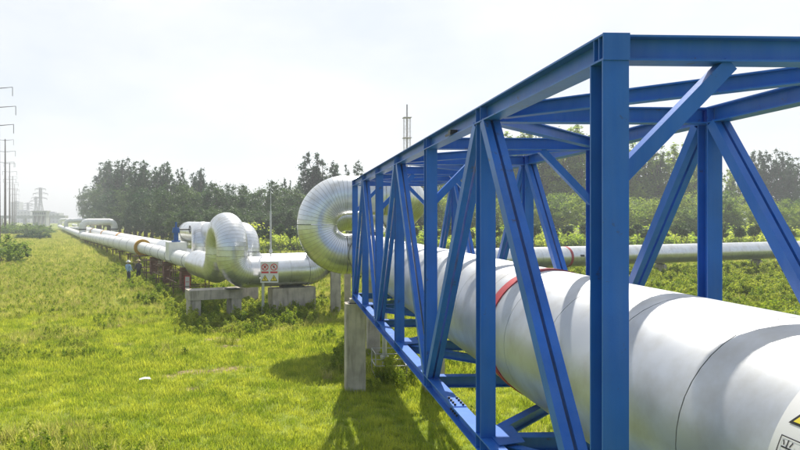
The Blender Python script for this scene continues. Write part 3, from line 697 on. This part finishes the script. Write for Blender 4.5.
# gatehouse and low viaduct on the horizon
d = 420; b0 = P(41, d); gb = empty('gatehouse', b0, 'flat roofed grey building on posts on the horizon beyond the pipeline', 'building')
wz = 10.2; 
MB().box((b0.x, b0.y, top_z(213.6, d)), (9.2, 6, 3.2)).build('upper_storey', FARW, gb); MB().box((b0.x, b0.y, top_z(211.2, d)), (10.6, 7, .7)).build('roof', FARW, gb)
for q in (-4, -1.4, 1.4, 4): MB().box((b0.x + q, b0.y, (top_z(213.6, d) - 1.6) / 2 - .2), (.8, 5.5, top_z(213.6, d) - 1.6 + .4)).build('post', FARW, gb)
for q in range(6): MB().box((b0.x - 3.6 + q * 1.44, b0.y - 3.02, top_z(213.4, d)), (1.0, .1, 1.5)).build('window', FARD, gb)
d = 470; r = empty('viaduct', P(30, d), 'low pale viaduct along the horizon behind the gatehouse', 'viaduct')
a0, a1 = P(-40, d), P(66, d); zz = top_z(217.0, d)
MB().box(((a0.x + a1.x) / 2, a0.y, zz), ((a1 - a0).length, 6, 2.2), Matrix.Rotation(math.atan2((a1 - a0).y, (a1 - a0).x), 3, 'Z')).build('deck', FARW, r)
for i in range(9):
    p = a0.lerp(a1, (i + .5) / 9); MB().box((p.x, p.y, zz / 2 - .8), (1.6, 3, zz - .2)).build('column', FARW, r)
for px, d, py, wd, lb in ((17, 900, 202, 12, 'pale tower block fading into the haze behind the power poles'), (50, 700, 213, 26, 'low pale block fading into the haze beside the gatehouse'), (24, 800, 211, 22, 'wide pale block fading into the haze below the small pylon')):
    p = P(px, d); h = top_z(py, d); r = empty('far_building', p, lb, 'building'); MB().box((p.x, p.y, h / 2), (wd, 14, h)).build('wall', FARW, r)
    MB().box((p.x, p.y, h + .7), (wd * .5, 6, 1.4)).build('roof_house', FARW, r)
    for fl_ in range(int(h / 3.6)):
        for q in range(max(2, int(wd / 4))): MB().box((p.x - wd / 2 + (q + .5) * wd / max(2, int(wd / 4)), p.y - 7.02, 2 + fl_ * 3.6), (1.8, .1, 1.7)).build('window', FARD, r)

# litter
p = P(145, gdist(383)); sc_ = MB()
sc_.add([(p.x - .16, p.y - .03, .10), (p.x + .03, p.y - .06, .14), (p.x + .19, p.y - .01, .11), (p.x + .13, p.y + .05, .16), (p.x - .03, p.y + .03, .17), (p.x - .18, p.y + .05, .12)], [(0, 1, 4, 5), (1, 2, 3, 4)])
o = sc_.build('plastic_scrap', PAPER, loc=(p.x, p.y, .05)); tag(o, 'white plastic scrap lying on the meadow grass', 'litter')
sm = o.modifiers.new('thick', 'SOLIDIFY'); sm.thickness = .01

# ------------------------------------------------------------------ people
def person(px, d, shirt, trousers, hat, label, turn, lean=0.0):
    b0 = P(px, d); r = empty('person', b0, label, 'person', rz=turn)
    J = {'pel': (0, 0, .95), 'sp': (0, .03 + lean * .4, 1.18), 'ch': (0, .05 + lean, 1.38), 'nk': (0, .05 + lean, 1.50), 'hd': (0, .03 + lean * 1.2, 1.60), 'ht': (0, .03 + lean * 1.2, 1.70),
         'hl': (-.09, 0, .90), 'kl': (-.10, -.03, .50), 'al': (-.11, .03, .09), 'tl': (-.12, -.12, .04), 'hr': (.09, 0, .90), 'kr': (.11, -.05, .50), 'ar': (.12, .02, .09), 'tr': (.13, -.13, .04),
         'sl': (-.19, .05 + lean, 1.41), 'el': (-.26, .02 + lean, 1.14), 'wl': (-.22, -.16 + lean, .98), 'fl': (-.20, -.24 + lean, .95), 'sr': (.19, .05 + lean, 1.41), 'er': (.27, .02 + lean, 1.14), 'wr': (.2, -.18 + lean, 1.0), 'fr': (.17, -.25 + lean, .98)}
    E = [('pel', 'sp'), ('sp', 'ch'), ('ch', 'nk'), ('nk', 'hd'), ('hd', 'ht'), ('pel', 'hl'), ('hl', 'kl'), ('kl', 'al'), ('al', 'tl'), ('pel', 'hr'), ('hr', 'kr'), ('kr', 'ar'), ('ar', 'tr'), ('ch', 'sl'), ('sl', 'el'), ('el', 'wl'), ('wl', 'fl'), ('ch', 'sr'), ('sr', 'er'), ('er', 'wr'), ('wr', 'fr')]
    rad = {'pel': .15, 'sp': .135, 'ch': .16, 'nk': .06, 'hd': .095, 'ht': .085, 'h': .095, 'k': .065, 'a': .05, 't': .045, 's': .075, 'e': .05, 'w': .038, 'f': .035}
    ks = list(J); me = bpy.data.meshes.new('body'); me.from_pydata([J[k] for k in ks], [(ks.index(a), ks.index(b_)) for a, b_ in E], [])
    o = bpy.data.objects.new('body', me); COL.objects.link(o); sk = o.modifiers.new('skin', 'SKIN'); sub = o.modifiers.new('sub', 'SUBSURF'); sub.levels = 1; sub.render_levels = 1
    for k, sv_ in zip(ks, me.skin_vertices[0].data):
        rr = rad.get(k, rad.get(k[0], .05)); sv_.radius = (rr, rr * .85); sv_.use_root = (k == 'pel')
    bpy.context.view_layer.update()
    me2 = bpy.data.meshes.new_from_object(o.evaluated_get(bpy.context.evaluated_depsgraph_get())); bpy.data.objects.remove(o)
    me2.materials.clear(); skin = MATS.get('skin') or mat('skin', (.42, .26, .18), .6)
    for mm in (shirt, trousers, skin): me2.materials.append(mm)
    for p in me2.polygons:
        z = p.center.z; hand = abs(p.center.x) > .12 and z < 1.05 and z > .93 and p.center.y < -.1
        p.material_index = 2 if (z > 1.5 or hand) else (0 if z > .97 or (abs(p.center.x) > .17 and z > .9) else 1); p.use_smooth = True
    bo = bpy.data.objects.new('body', me2); COL.objects.link(bo); bo.parent = r
    hz = 1.66; hy = .03 + lean * 1.2; v = []; n = 16
    for rr, z in ((.19, hz), (.185, hz + .015), (.115, hz + .02), (.105, hz + .09), (.06, hz + .125), (.0, hz + .13)): v += [(rr * math.cos(6.2832 * i / n), hy + rr * math.sin(6.2832 * i / n), z) for i in range(n)]
    hm = bpy.data.meshes.new('hat'); hm.from_pydata(v, [], [(q * n + i, q * n + (i + 1) % n, (q + 1) * n + (i + 1) % n, (q + 1) * n + i) for q in range(5) for i in range(n)]); hm.materials.append(hat)
    for p in hm.polygons: p.use_smooth = True
    ho = bpy.data.objects.new('hat', hm); COL.objects.link(ho); ho.parent = r
person(128.7, 45.5, mat('light_blue_shirt', (.30, .45, .68), .8), mat('dark_trousers', (.05, .06, .08), .8), mat('white_hat', (.75, .75, .72), .6), 'person in a light blue shirt and white hat standing beside the pipe', 2.6)
person(138.6, 46.5, mat('grey_shirt', (.10, .09, .10), .8), mat('black_trousers', (.03, .03, .035), .8), mat('straw_hat', (.50, .40, .20), .8), 'person in dark clothes and straw hat beside the blue-shirted person', -2.4, -.05)

# ------------------------------------------------------------------ plants
LEAF_D = leaf_mat('leaf_dark', (0.022, 0.062, 0.026), (0.055, 0.115, 0.036), .4, .30)
LEAF_M = leaf_mat('leaf_mid', (0.06, 0.13, 0.026), (0.15, 0.23, 0.045), .55, .25)
LEAF_L = leaf_mat('leaf_light', (0.15, 0.25, 0.035), (0.30, 0.38, 0.07), .55, .25)
LEAF_Y = leaf_mat('leaf_yellow', (0.24, 0.36, 0.04), (0.46, 0.54, 0.09), .62, .3)
STRAW = leaf_mat('dry_straw', (0.30, 0.25, 0.10), (0.50, 0.44, 0.20), .4, 1.0)
LEAF_W = leaf_mat('leaf_wood', (0.034, 0.076, 0.026), (0.08, 0.135, 0.038), .42, .25)
LEAF_N = leaf_mat('leaf_nursery', (0.030, 0.07, 0.016), (0.06, 0.115, 0.026), .3, .5)
GRASS1 = leaf_mat('grass_blades', (0.195, 0.285, 0.026), (0.43, 0.485, 0.065), .55, 1.1)
GRASS2 = leaf_mat('grass_tall', (0.21, 0.28, 0.036), (0.48, 0.48, 0.13), .55, .6)
WEED = leaf_mat('weed_leaf', (0.16, 0.25, 0.024), (0.33, 0.39, 0.06), .6, 1.2)

def leaves(rs, centers, radii, per, size, flat=.75, droop=0.0, aspect=.55):
    """leaf quads spread through clumps; returns verts, faces arrays"""
    k = len(centers); c = np.repeat(np.array(centers), per, 0); rr = np.repeat(np.array(radii), per)
    d = rs.normal(size=(k * per, 3)); d /= np.linalg.norm(d, axis=1)[:, None]
    rad = np.abs(rs.normal(0, .62, k * per)) + .12
    p = c + d * (rr * rad)[:, None] * np.array([1, 1, flat])
    a = rs.normal(size=(k * per, 3)); a[:, 2] = a[:, 2] * .7 - droop; a /= np.linalg.norm(a, axis=1)[:, None]
    b_ = np.cross(a, rs.normal(size=(k * per, 3))); b_ /= np.linalg.norm(b_, axis=1)[:, None]
    s = size * rs.uniform(.6, 1.35, k * per)[:, None]
    v = np.stack([p - a * s * .5, p + b_ * s * aspect * .5, p + a * s * .6, p - b_ * s * aspect * .5], 1).reshape(-1, 3)
    f = np.arange(k * per * 4).reshape(-1, 4); return v, f
def np_mesh(name, v, f, matl):
    me = bpy.data.meshes.new(name); me.vertices.add(len(v)); me.vertices.foreach_set('co', v.astype(np.float32).ravel())
    me.loops.add(f.size); me.loops.foreach_set('vertex_index', f.astype(np.int32).ravel())
    me.polygons.add(len(f)); me.polygons.foreach_set('loop_start', np.arange(0, f.size, f.shape[1], dtype=np.int32)); me.update(calc_edges=True)
    me.materials.append(matl); return me
def limb(m, p0, p1, r0, r1, rs, k=4, n=7):
    p0, p1 = Vector(p0), Vector(p1); prev = p0; L_ = (p1 - p0).length
    for i in range(1, k + 1):
        q = p0.lerp(p1, i / k); 
        if i < k: q = q + Vector(rs.normal(size=3) * L_ * .035)
        m.cyl(prev, q, r0 + (r1 - r0) * (i - 1) / k, r0 + (r1 - r0) * i / k, n=n, cap=False); prev = q
def tree_proto(kind, seed):
    rs = np.random.default_rng(seed); m = MB(); C = []; Rr = []
    if kind == 'tall':                            # upright plumed tree, 10 units high
        H = 10.0; tops = [(float(np.clip(rs.normal() * .95, -1.35, 1.35)), float(np.clip(rs.normal() * .95, -1.35, 1.35)), H * rs.uniform(.66, 1.0)) for _ in range(12)]; tops[0] = (.2, 0, H * .97)
        limb(m, (0, 0, -.2), (0, 0, 4.2), .24, .15, rs)
        for tx, ty, tz in tops:
            z0 = rs.uniform(1.8, 4.2); limb(m, (0, 0, z0), (tx, ty, tz - .3), .10, .02, rs)
            for q in range(17):
                f = q / 16; z = z0 + .6 + (tz - z0 - .6) * f; wv = .85 * (1 - f) ** .6 + .15
                C.append((tx * f + rs.normal() * wv * .7, ty * f + rs.normal() * wv * .7, z + rs.normal() * .12)); Rr.append(rs.uniform(.24, .52) * (1.05 - .5 * f))
        v, f = leaves(rs, C, Rr, 40, .20, 1.35)
    elif kind == 'round':
        H = 10.0; limb(m, (0, 0, -.2), (0, 0, 4.0), .30, .18, rs)
        for q in range(80):
            th, ph = rs.uniform(0, 6.28), math.acos(rs.uniform(-.85, 1)); s = rs.uniform(.55, 1.0)
            lump = 1 + .18 * math.sin(3 * th + seed) * math.sin(2 * ph + seed)
            c = (3.3 * s * lump * math.sin(ph) * math.cos(th), 3.3 * s * lump * math.sin(ph) * math.sin(th), 5.4 + 4.1 * s * lump * math.cos(ph)); C.append(c); Rr.append(rs.uniform(.55, 1.0))
            if q % 8 == 0: limb(m, (0, 0, rs.uniform(2.2, 4)), c, .10, .02, rs)
        v, f = leaves(rs, C, Rr, 100, .26, .8)
    elif kind == 'nursery':                       # clipped standard, 1 unit high = 4 m
        limb(m, (0, 0, -.2), (0, 0, 2.9), .045, .03, rs, n=6)
        for q in range(22):
            th, ph = rs.uniform(0, 6.28), math.acos(rs.uniform(-1, 1)); s = rs.uniform(.5, .9)
            C.append((.75 * s * math.sin(ph) * math.cos(th), .75 * s * math.sin(ph) * math.sin(th), 3.15 + .75 * s * math.cos(ph))); Rr.append(rs.uniform(.2, .36))
        for c in C[:5]: limb(m, (0, 0, 2.4), c, .03, .008, rs, k=2, n=5)
        v, f = leaves(rs, C, [r_ * .8 for r_ in Rr], 130, .15, .9)
    else:                                         # shrub, dome to the ground, 2 high
        for q in range(46):
            th = rs.uniform(0, 6.28); rr = rs.uniform(0, 1) ** .5; z = rs.uniform(.15, 1) * (1 - rr * .55)
            c = (1.25 * rr * math.cos(th), 1.25 * rr * math.sin(th), 1.7 * z); C.append(c); Rr.append(rs.uniform(.18, .42))
            if q % 6 == 0: limb(m, (rs.normal() * .1, rs.normal() * .1, -.15), c, .035, .01, rs, k=2, n=5)
        v, f = leaves(rs, C, Rr, 60, .13, .9)
    tm = bpy.data.meshes.new('trunk'); tm.from_pydata(m.v, [], m.f); tm.materials.append(BARK)
    for p in tm.polygons: p.use_smooth = True
    return tm, v, f
PROTO = {}
def proto(kind, seed, matl):
    k = (kind, seed, matl.name)
    if k not in PROTO:
        if (kind, seed) not in PROTO: PROTO[(kind, seed)] = tree_proto(kind, seed)
        tm, v, f = PROTO[(kind, seed)]; PROTO[k] = (tm, np_mesh('crown', v, f, matl))
    return PROTO[k]
def plant(name, kind, seed, matl, pos, sx, sz, label, cat, group=None):
    tm, cm = proto(kind, seed, matl); r = empty(name, pos, label, cat, group, rz=random.uniform(0, 6.28))
    for nm, me in (('trunk', tm), ('crown', cm)):
        o = bpy.data.objects.new(nm, me); COL.objects.link(o); o.parent = r; o.scale = (sx, sx, sz)
    return r
def tree(px, d, py, kind, seed, matl, label, group, wide=1.0, name=None):
    if kind != 'shrub' and px < 300: d = max(d, 23.2 / ((px - 310) / 620 + .435))   # clear of the pipeline
    h = top_z(py, d); s = h / {'tall': 10.0, 'round': 10.0, 'nursery': 4.1, 'shrub': 2.0}[kind]
    return plant(name or {'tall': 'tall_tree', 'round': 'broadleaf_tree', 'nursery': 'nursery_tree', 'shrub': 'shrub'}[kind], kind, seed, matl, P(px, d), s * wide, s, label, 'shrub' if kind == 'shrub' else 'tree', group)

# wood behind the white hump (left)
G = 'tall dark trees of the wood behind the pipeline'
tree(83, 168, 186, 'tall', 2, LEAF_D, 'slim dark tree standing apart at the end of the wood', None, .75)
for i, (px, py, wd) in enumerate(((101, 163, 1.3), (112, 159, 1.3), (124, 158, 1.3), (136, 162, 1.3), (145, 168, 1.2), (156, 165, 1.0), (166, 163, 1.0), (180, 166, .95), (194, 171, .8), (203, 169, .8))):
    tree(px, 140 + (i * 7) % 12, py, 'tall', 1 + i % 3, LEAF_D, 'tall dark tree rising above the wood behind the white pipe hump', G, wd)
G = 'bushy trees at the front of the wood'
for i, (px, py) in enumerate(((90, 207), (97, 190), (108, 183), (119, 186), (131, 184), (142, 190), (152, 186), (163, 189), (174, 184), (186, 187), (197, 184), (208, 183), (219, 184), (231, 186), (242, 187), (254, 188), (266, 187), (277, 185), (289, 184), (301, 186), (314, 188), (328, 187), (341, 188), (354, 188), (370, 187), (386, 188), (404, 186))):
    tree(px, 112 + (i * 11) % 17, py - 4 + random.uniform(-2, 2), 'round', 11 + i % 3, LEAF_D if i % 3 == 0 else LEAF_W, 'bushy green tree in the long wood behind the silver pipe bends', G, 1.05)
G = 'low thicket trees along the foot of the wood'
for i in range(30):
    px = 92 + i * 11.3 + random.uniform(-3, 3); tree(px, 98 + (i * 7) % 9, 205 + random.uniform(-5, 5), 'round', 11 + (i + 1) % 3, LEAF_W, 'low bushy tree at the foot of the long wood', G, 1.3)
G = 'tall trees beside the round bend'
for px, py, wd, lb in ((286, 177, .8, 'slim tree top poking above the wood behind the lightning rod'), (305, 166, 1.1, 'dark tall tree at the edge of the clump behind the round bend'), (318, 154, 1.2, 'tallest dark tree in the clump behind the round bend'), (332, 160, 1.1, 'dark full tree in the clump behind the round bend'), (356, 159, .9, 'thin airy tree top beside the truss corner')):
    tree(px, 132, py, 'tall', 2 if px != 318 else 1, LEAF_D, lb, None, wd)
# wood behind the truss (right)
G = 'tall trees behind the truss'
for i, (px, d, py, wd) in enumerate(((432, 100, 168, 1.1), (449, 98, 158, 1.1), (468, 97, 150, 1.1), (488, 95, 138, 1.1), (504, 92, 128, 1.1), (522, 94, 127, 1.1), (540, 97, 134, 1.1), (560, 92, 126, 1.1), (579, 93, 124, 1.1), (600, 98, 134, 1.1), (622, 102, 142, 1.1), (641, 104, 140, 1.1), (661, 102, 146, 1.1), (678, 103, 141, 1.1), (694, 106, 150, 1.0), (716, 112, 168, 1.0), (735, 114, 166, 1.0), (824, 118, 168, 1.0))):
    tree(px, d + 44, py, 'tall', 1 + i % 3, LEAF_L if i % 3 else LEAF_M, 'tall green tree in the wood behind the truss', G, wd * 1.15)
for i, (px, py) in enumerate(((753, 152), (766, 149), (781, 150), (797, 158))):
    tree(px, 156, py, 'tall', 1 + i % 3, LEAF_D, 'tall dark tree standing above the lighter wood past the outer truss post', 'dark tall trees past the outer truss post', .95)
G = 'lighter trees along the wood edge'
for i in range(34):
    px = 420 + i * 12.4 + random.uniform(-4, 4); tree(px, 109 + (i * 5) % 13, 194 + random.uniform(-9, 9), 'round', 11 + i % 3, LEAF_L if i % 3 else LEAF_M, 'light green bushy tree along the wood edge behind the nursery rows', G, 1.15)
# nursery rows of clipped standards
G = 'clipped standard trees in nursery rows'
cnt = 0
for row, d0 in enumerate((74, 82)):
    for i in range(40):
        u = -10 + i * 2.5 + random.uniform(-.3, .3) + row * .8; d = d0 + u * .10 + random.uniform(-.5, .5); px = PPX + u / d * FPX
        if px < 243 or px > 830 or random.random() < .15: continue
        s = random.uniform(.88, 1.12); plant('nursery_tree', 'nursery', 21 + i % 3, LEAF_N, W(u, d), s, s, 'small clipped round-headed tree in the nursery rows beyond the rear pipe', 'tree', G); cnt += 1
G = 'light shrubs behind the nursery rows'
for i in range(52):
    px = 236 + i * 11.6 + random.uniform(-4, 4); d = 91 + (i * 7) % 5; s = random.uniform(1.9, 2.5)
    plant('shrub', 'shrub', 31 + i % 3, LEAF_Y, P(px, d), s * 1.35, s, 'light yellow-green shrub in the belt just behind the nursery rows', 'shrub', G)
# shrubs by the left edge
tree(3, 66, 226, 'shrub', 31, LEAF_M, 'tall leafy shrub at the meadow edge below the power poles', None, 1.0)
tree(10, 74, 236, 'shrub', 32, LEAF_L, 'lower light shrub beside the tall leafy shrub', None, 1.2)
for px, d, py, lb in ((25, 142, 229.5, 'dark bush, first of the dark clump on the meadow'), (33, 144, 228, 'dark bush in the middle of the dark clump on the meadow'), (41, 146, 229, 'dark bush at the pipeline end of the dark clump')):
    tree(px, d, py, 'shrub', 31 + px % 3, LEAF_D, lb, None, 1.5)
G = 'hedge bushes along the far meadow edge'
for i in range(14):
    tree(-4 + i * 3.6, 185 + (i * 13) % 50, 221 + random.uniform(-1, 2) , 'shrub', 31 + i % 3, LEAF_M, 'green bush in the hedge along the far meadow edge', G, 1.6)
G = 'shrubs under the silver pipes'
for i, (px, py, hp) in enumerate(((247, 306, 13), (257, 307, 10), (283, 309, 9), (300, 307, 12), (318, 309, 10), (322, 303, 10), (196, 303, 8), (186, 300, 9), (176, 297, 9), (214, 303, 6), (228, 304, 6))):
    d = gdist(py); s = hp / FPX * d / 2.0; plant('shrub', 'shrub', 31 + i % 3, LEAF_M if i % 2 else WEED, P(px, d), s * 1.25, s, 'low green shrub growing under the silver pipes', 'shrub', G)
G = 'scrub bushes on the bank behind the rear pipe'
for i in range(60):
    px = 245 + i * 9.4 + random.uniform(-5, 5); d = random.uniform(52, 66) + (6 if px > 500 else 0); s = random.uniform(.35, .75)
    if px < 330 and d < 45: continue
    plant('shrub', 'shrub', 31 + i % 3, LEAF_Y if i % 3 else LEAF_L, P(px, d), s * 1.3, s, 'low light green scrub bush between the rear pipe and the nursery', 'shrub', G)
G = 'weedy bushes in front of the rear pipe'
for i, (px, d, s) in enumerate(((652, 30, .55), (668, 27, .6), (735, 24, .65), (748, 26, .7), (764, 24, .6), (778, 27, .75), (792, 25, .65), (640, 33, .5), (690, 29, .5), (715, 33, .55), (805, 23, .6), (560, 36, .5), (577, 33, .5), (520, 38, .5))):
    plant('shrub', 'shrub', 31 + i % 3, WEED if i % 2 else LEAF_L, P(px, d), s * 1.2, s, 'weedy green bush between the truss and the rear cross pipe', 'shrub', G)

# --- uncountable ground cover: geometry-node scatters of tufts -----------------------
SRC = bpy.data.collections.new('tuft_sources')
def tuft(name, seed, nb, h, spread, wd, matl, bend=.45, seg=3):
    rs = np.random.default_rng(seed); V = []; Fq = []
    for i in range(nb):
        a = rs.uniform(0, 6.28); r0 = spread * rs.uniform(0, 1) ** .5; bx, by = r0 * math.cos(a), r0 * math.sin(a); da = rs.uniform(0, 6.28); hh = h * rs.uniform(.55, 1.15); bn = bend * hh * rs.uniform(.3, 1.2); ww = wd * rs.uniform(.7, 1.3)
        sx_, sy_ = -math.sin(da) * ww, math.cos(da) * ww; n0 = len(V)
        for q in range(seg + 1):
            f = q / seg; cx, cy, cz = bx + math.cos(da) * bn * f * f, by + math.sin(da) * bn * f * f, hh * (f - .18 * f * f); k = (1 - f) ** .7 if q < seg else .08
            V += [(cx - sx_ * k, cy - sy_ * k, cz - .02), (cx + sx_ * k, cy + sy_ * k, cz - .02)]
        Fq += [(n0 + 2 * q, n0 + 2 * q + 1, n0 + 2 * q + 3, n0 + 2 * q + 2) for q in range(seg)]
    me = bpy.data.meshes.new(name); me.from_pydata(V, [], Fq); me.materials.append(matl)
    for p in me.polygons: p.use_smooth = True
    return me
def weed_mesh(name, seed, h, matl, n=40, size=.068):
    rs = np.random.default_rng(seed); C = []; Rr = []
    for i in range(n):
        a = rs.uniform(0, 6.28); f = rs.uniform(.1, 1); r0 = .16 * rs.uniform(0, 1) * (1.2 - f * .5); C.append((r0 * math.cos(a), r0 * math.sin(a), h * f)); Rr.append(.05 + .05 * (1 - f))
    v, f = leaves(rs, C, Rr, 7, size, 1.0, -.2, .45); return np_mesh(name, v, f, matl)
def scatter(name, pts, scales, meshes, label, cat, tilt=.12):
    col = bpy.data.collections.new(name + '_sources')
    for i, me in enumerate(meshes):
        o = bpy.data.objects.new(name + '_source', me); col.objects.link(o)
    n = len(pts); me = bpy.data.meshes.new(name); me.vertices.add(n); me.vertices.foreach_set('co', pts.astype(np.float32).ravel())
    a = me.attributes.new('tuft_scale', 'FLOAT', 'POINT'); a.data.foreach_set('value', scales.astype(np.float32))
    a = me.attributes.new('tuft_rot', 'FLOAT_VECTOR', 'POINT'); rot = np.stack([rng.normal(0, tilt, n), rng.normal(0, tilt, n), rng.uniform(0, 6.28, n)], 1); a.data.foreach_set('vector', rot.astype(np.float32).ravel())
    a = me.attributes.new('tuft_pick', 'INT', 'POINT'); a.data.foreach_set('value', rng.integers(0, len(meshes), n).astype(np.int32))
    o = bpy.data.objects.new(name, me); COL.objects.link(o); tag(o, label, cat, None, 'stuff')
    ng = bpy.data.node_groups.new(name, 'GeometryNodeTree'); ng.interface.new_socket('Geometry', in_out='INPUT', socket_type='NodeSocketGeometry'); ng.interface.new_socket('Geometry', in_out='OUTPUT', socket_type='NodeSocketGeometry')
    nn = ng.nodes.new; gi, go = nn('NodeGroupInput'), nn('NodeGroupOutput'); ins = nn('GeometryNodeInstanceOnPoints'); ci = nn('GeometryNodeCollectionInfo')
    ci.inputs['Collection'].default_value = col; ci.inputs['Separate Children'].default_value = True; ci.inputs['Reset Children'].default_value = True
    def attr(nm, ty):
        q = nn('GeometryNodeInputNamedAttribute'); q.data_type = ty; q.inputs['Name'].default_value = nm; return q.outputs['Attribute']
    ng.links.new(gi.outputs[0], ins.inputs['Points']); ng.links.new(ci.outputs[0], ins.inputs['Instance']); ins.inputs['Pick Instance'].default_value = True
    ng.links.new(attr('tuft_pick', 'INT'), ins.inputs['Instance Index']); ng.links.new(attr('tuft_rot', 'FLOAT_VECTOR'), ins.inputs['Rotation']); ng.links.new(attr('tuft_scale', 'FLOAT'), ins.inputs['Scale'])
    ng.links.new(ins.outputs[0], go.inputs[0]); md = o.modifiers.new('scatter', 'NODES'); md.node_group = ng
    return o
def field(n, d0, d1, px0=-60, px1=860, power=1.0):
    """points on the ground inside the wedge the view covers plus a margin"""
    d = np.sqrt(rng.uniform(d0 ** 2, d1 ** 2, n)) if power == 1.0 else d0 + (d1 - d0) * rng.uniform(0, 1, n) ** power
    px = rng.uniform(px0, px1, n); u = (px - PPX) / FPX * d; x = u * cs + d * sn; y = d * cs - u * sn; return x, y, d, px
def zed(x, y): return gh(x, y) * np.exp(-np.maximum(0, np.hypot(x, y) - 60) / 60)

# short meadow grass, near
lawn = [tuft('lawn_tuft', 100 + i, 16, .13 + .02 * i, .14, .007, GRASS1) for i in range(4)]
x, y, d, px = field(90000, 8.5, 34, -300, 1100)
keep = rng.uniform(0, 1, len(x)) > bare_mask(x, y) * .85
pn = vnoise(x, y, 2.4, 9) * .6 + vnoise(x, y, .8, 10) * .4
sc = (.55 + 1.0 * pn) * (1 + .35 * np.clip((d - 14) / 10, 0, 1)); pts = np.stack([x, y, zed(x, y)], 1)[keep]
scatter('meadow_grass', pts, sc[keep], lawn, 'short bright green meadow grass under and beside the truss', 'grass')
# taller clumps, getting denser with distance
tall = [tuft('tall_tuft', 200 + i, 20, .42 + .05 * i, .2, .011, GRASS2, .5) for i in range(4)] + [tuft('dry_tuft', 250, 12, .5, .16, .010, STRAW, .6), weed_mesh('flower_source', 251, .4, WEED, 20, .07)]
x, y, d, px = field(96000, 11, 78, -330, 1050, .8)
cl = vnoise(x, y, 3.2, 12) * .55 + vnoise(x, y, 1.1, 13) * .45; lim = .64 - .40 * np.clip((d - 17) / 22, 0, 1)
# lawn stays shorter near the truss foot and on the trodden patch
trod = (px > 165) & (px < 345) & (d < 30)
keep = (cl > lim + .14 * trod) & (rng.uniform(0, 1, len(x)) > bare_mask(x, y) * 1.5)
sc = (.45 + .75 * cl) * (.75 + .5 * np.clip((d - 20) / 40, 0, 1)); pts = np.stack([x, y, zed(x, y)], 1)[keep]
scatter('tall_grass', pts, sc[keep], tall, 'taller yellowish seeding grass across the open meadow', 'grass')
far = [tuft('far_tuft', 300 + i, 22, .8, .55, .035, GRASS2, .4, 2) for i in range(3)]
x, y, d, px = field(80000, 66, 260, -330, 1050, .9)
pts = np.stack([x, y, zed(x, y)], 1); scatter('far_grass', pts, (.5 + .6 * vnoise(x, y, 6, 15)), far, 'rough tall grass covering the far meadow and nursery ground', 'grass')
# broad-leaved weeds in patches
weeds = [weed_mesh('weed_source', 400 + i, .42 + .1 * i, WEED) for i in range(4)]
x, y, d, px = field(40000, 12, 60, -250, 1000, .85)
cl = vnoise(x, y, 2.0, 21) * .6 + vnoise(x, y, .7, 22) * .4
bankA = np.zeros_like(x)
for c, rx in ((A0 + TD * 2, 5.5), (A0 - TD * 1, 3.5), (A0 + WD * 10, 4), (A0 + WD * 18, 4), (P(335, 29.5), 2.6), (P(345, 20.5), 1.4), (P(360, 17.2), 1.2), (P(320, 19.5), 1.6), (P(335, 18.0), 1.2), (P(392, 18.6), 1.0)) + tuple((A0 + WD * q_ - TD * 2.0, 1.7) for q_ in range(2, 34, 2)) + tuple((A0 + TD * q_ - WD * 1.6, 1.6) for q_ in (-1.5, 0, 1.5, 3, 4.5)): bankA = np.maximum(bankA, np.exp(-(((x - c.x) ** 2 + (y - c.y) ** 2) / rx ** 2)))
right = np.clip((px - 430) / 60, 0, 1) * np.clip((d - 21) / 5, 0, 1)
keep = cl > (.71 - .34 * bankA - .28 * right); keep &= (rng.uniform(0, 1, len(x)) > bare_mask(x, y) * 1.5)
sc = (.35 + .7 * rng.uniform(0, 1, len(x))) * (.55 + .65 * bankA + .7 * right + .4 * right * np.clip((d - 33) / 6, 0, 1)); pts = np.stack([x, y, zed(x, y)], 1)[keep]
scatter('weeds', pts, sc[keep], weeds, 'broad leaved weeds growing in patches along the pipes', 'weeds')
# dense scrub under the wood and along the pipeline
scr = [weed_mesh('scrub_source', 500 + i, 1.1 + .3 * i, (LEAF_L, LEAF_M, WEED)[i], 34, .22) for i in range(3)]
x, y, d, px = field(20000, 48, 125, 60, 870, .9)
lineu = -4.6 - .435 * (d - 31.7); u_ = (px - PPX) / FPX * d; keep = (u_ > lineu + 4.6) & (vnoise(x, y, 5, 30) > .35) & ((px < 400) | (d > 95))
pts = np.stack([x, y, zed(x, y)], 1)[keep]; scatter('scrub', pts, (.35 + .6 * vnoise(x, y, 4, 31))[keep], scr, 'rough green scrub below the wood and between the nursery rows', 'scrub')

# ------------------------------------------------------------------ haze
hx = MB().box((0, 480, 34), (2600, 1500, 90)); hz_ = bpy.data.materials.new('haze'); hz_.use_nodes = True; t = hz_.node_tree; t.nodes.clear()
o_ = t.nodes.new('ShaderNodeOutputMaterial'); pv = t.nodes.new('ShaderNodeVolumePrincipled'); pv.inputs['Color'].default_value = (.90, .95, 1.0, 1); pv.inputs['Density'].default_value = 0.0009; pv.inputs['Anisotropy'].default_value = .3
t.links.new(pv.outputs[0], o_.inputs['Volume']); ho = hx.build('haze', hz_); tag(ho, 'pale summer haze in the air over the meadow', 'haze', None, 'stuff')
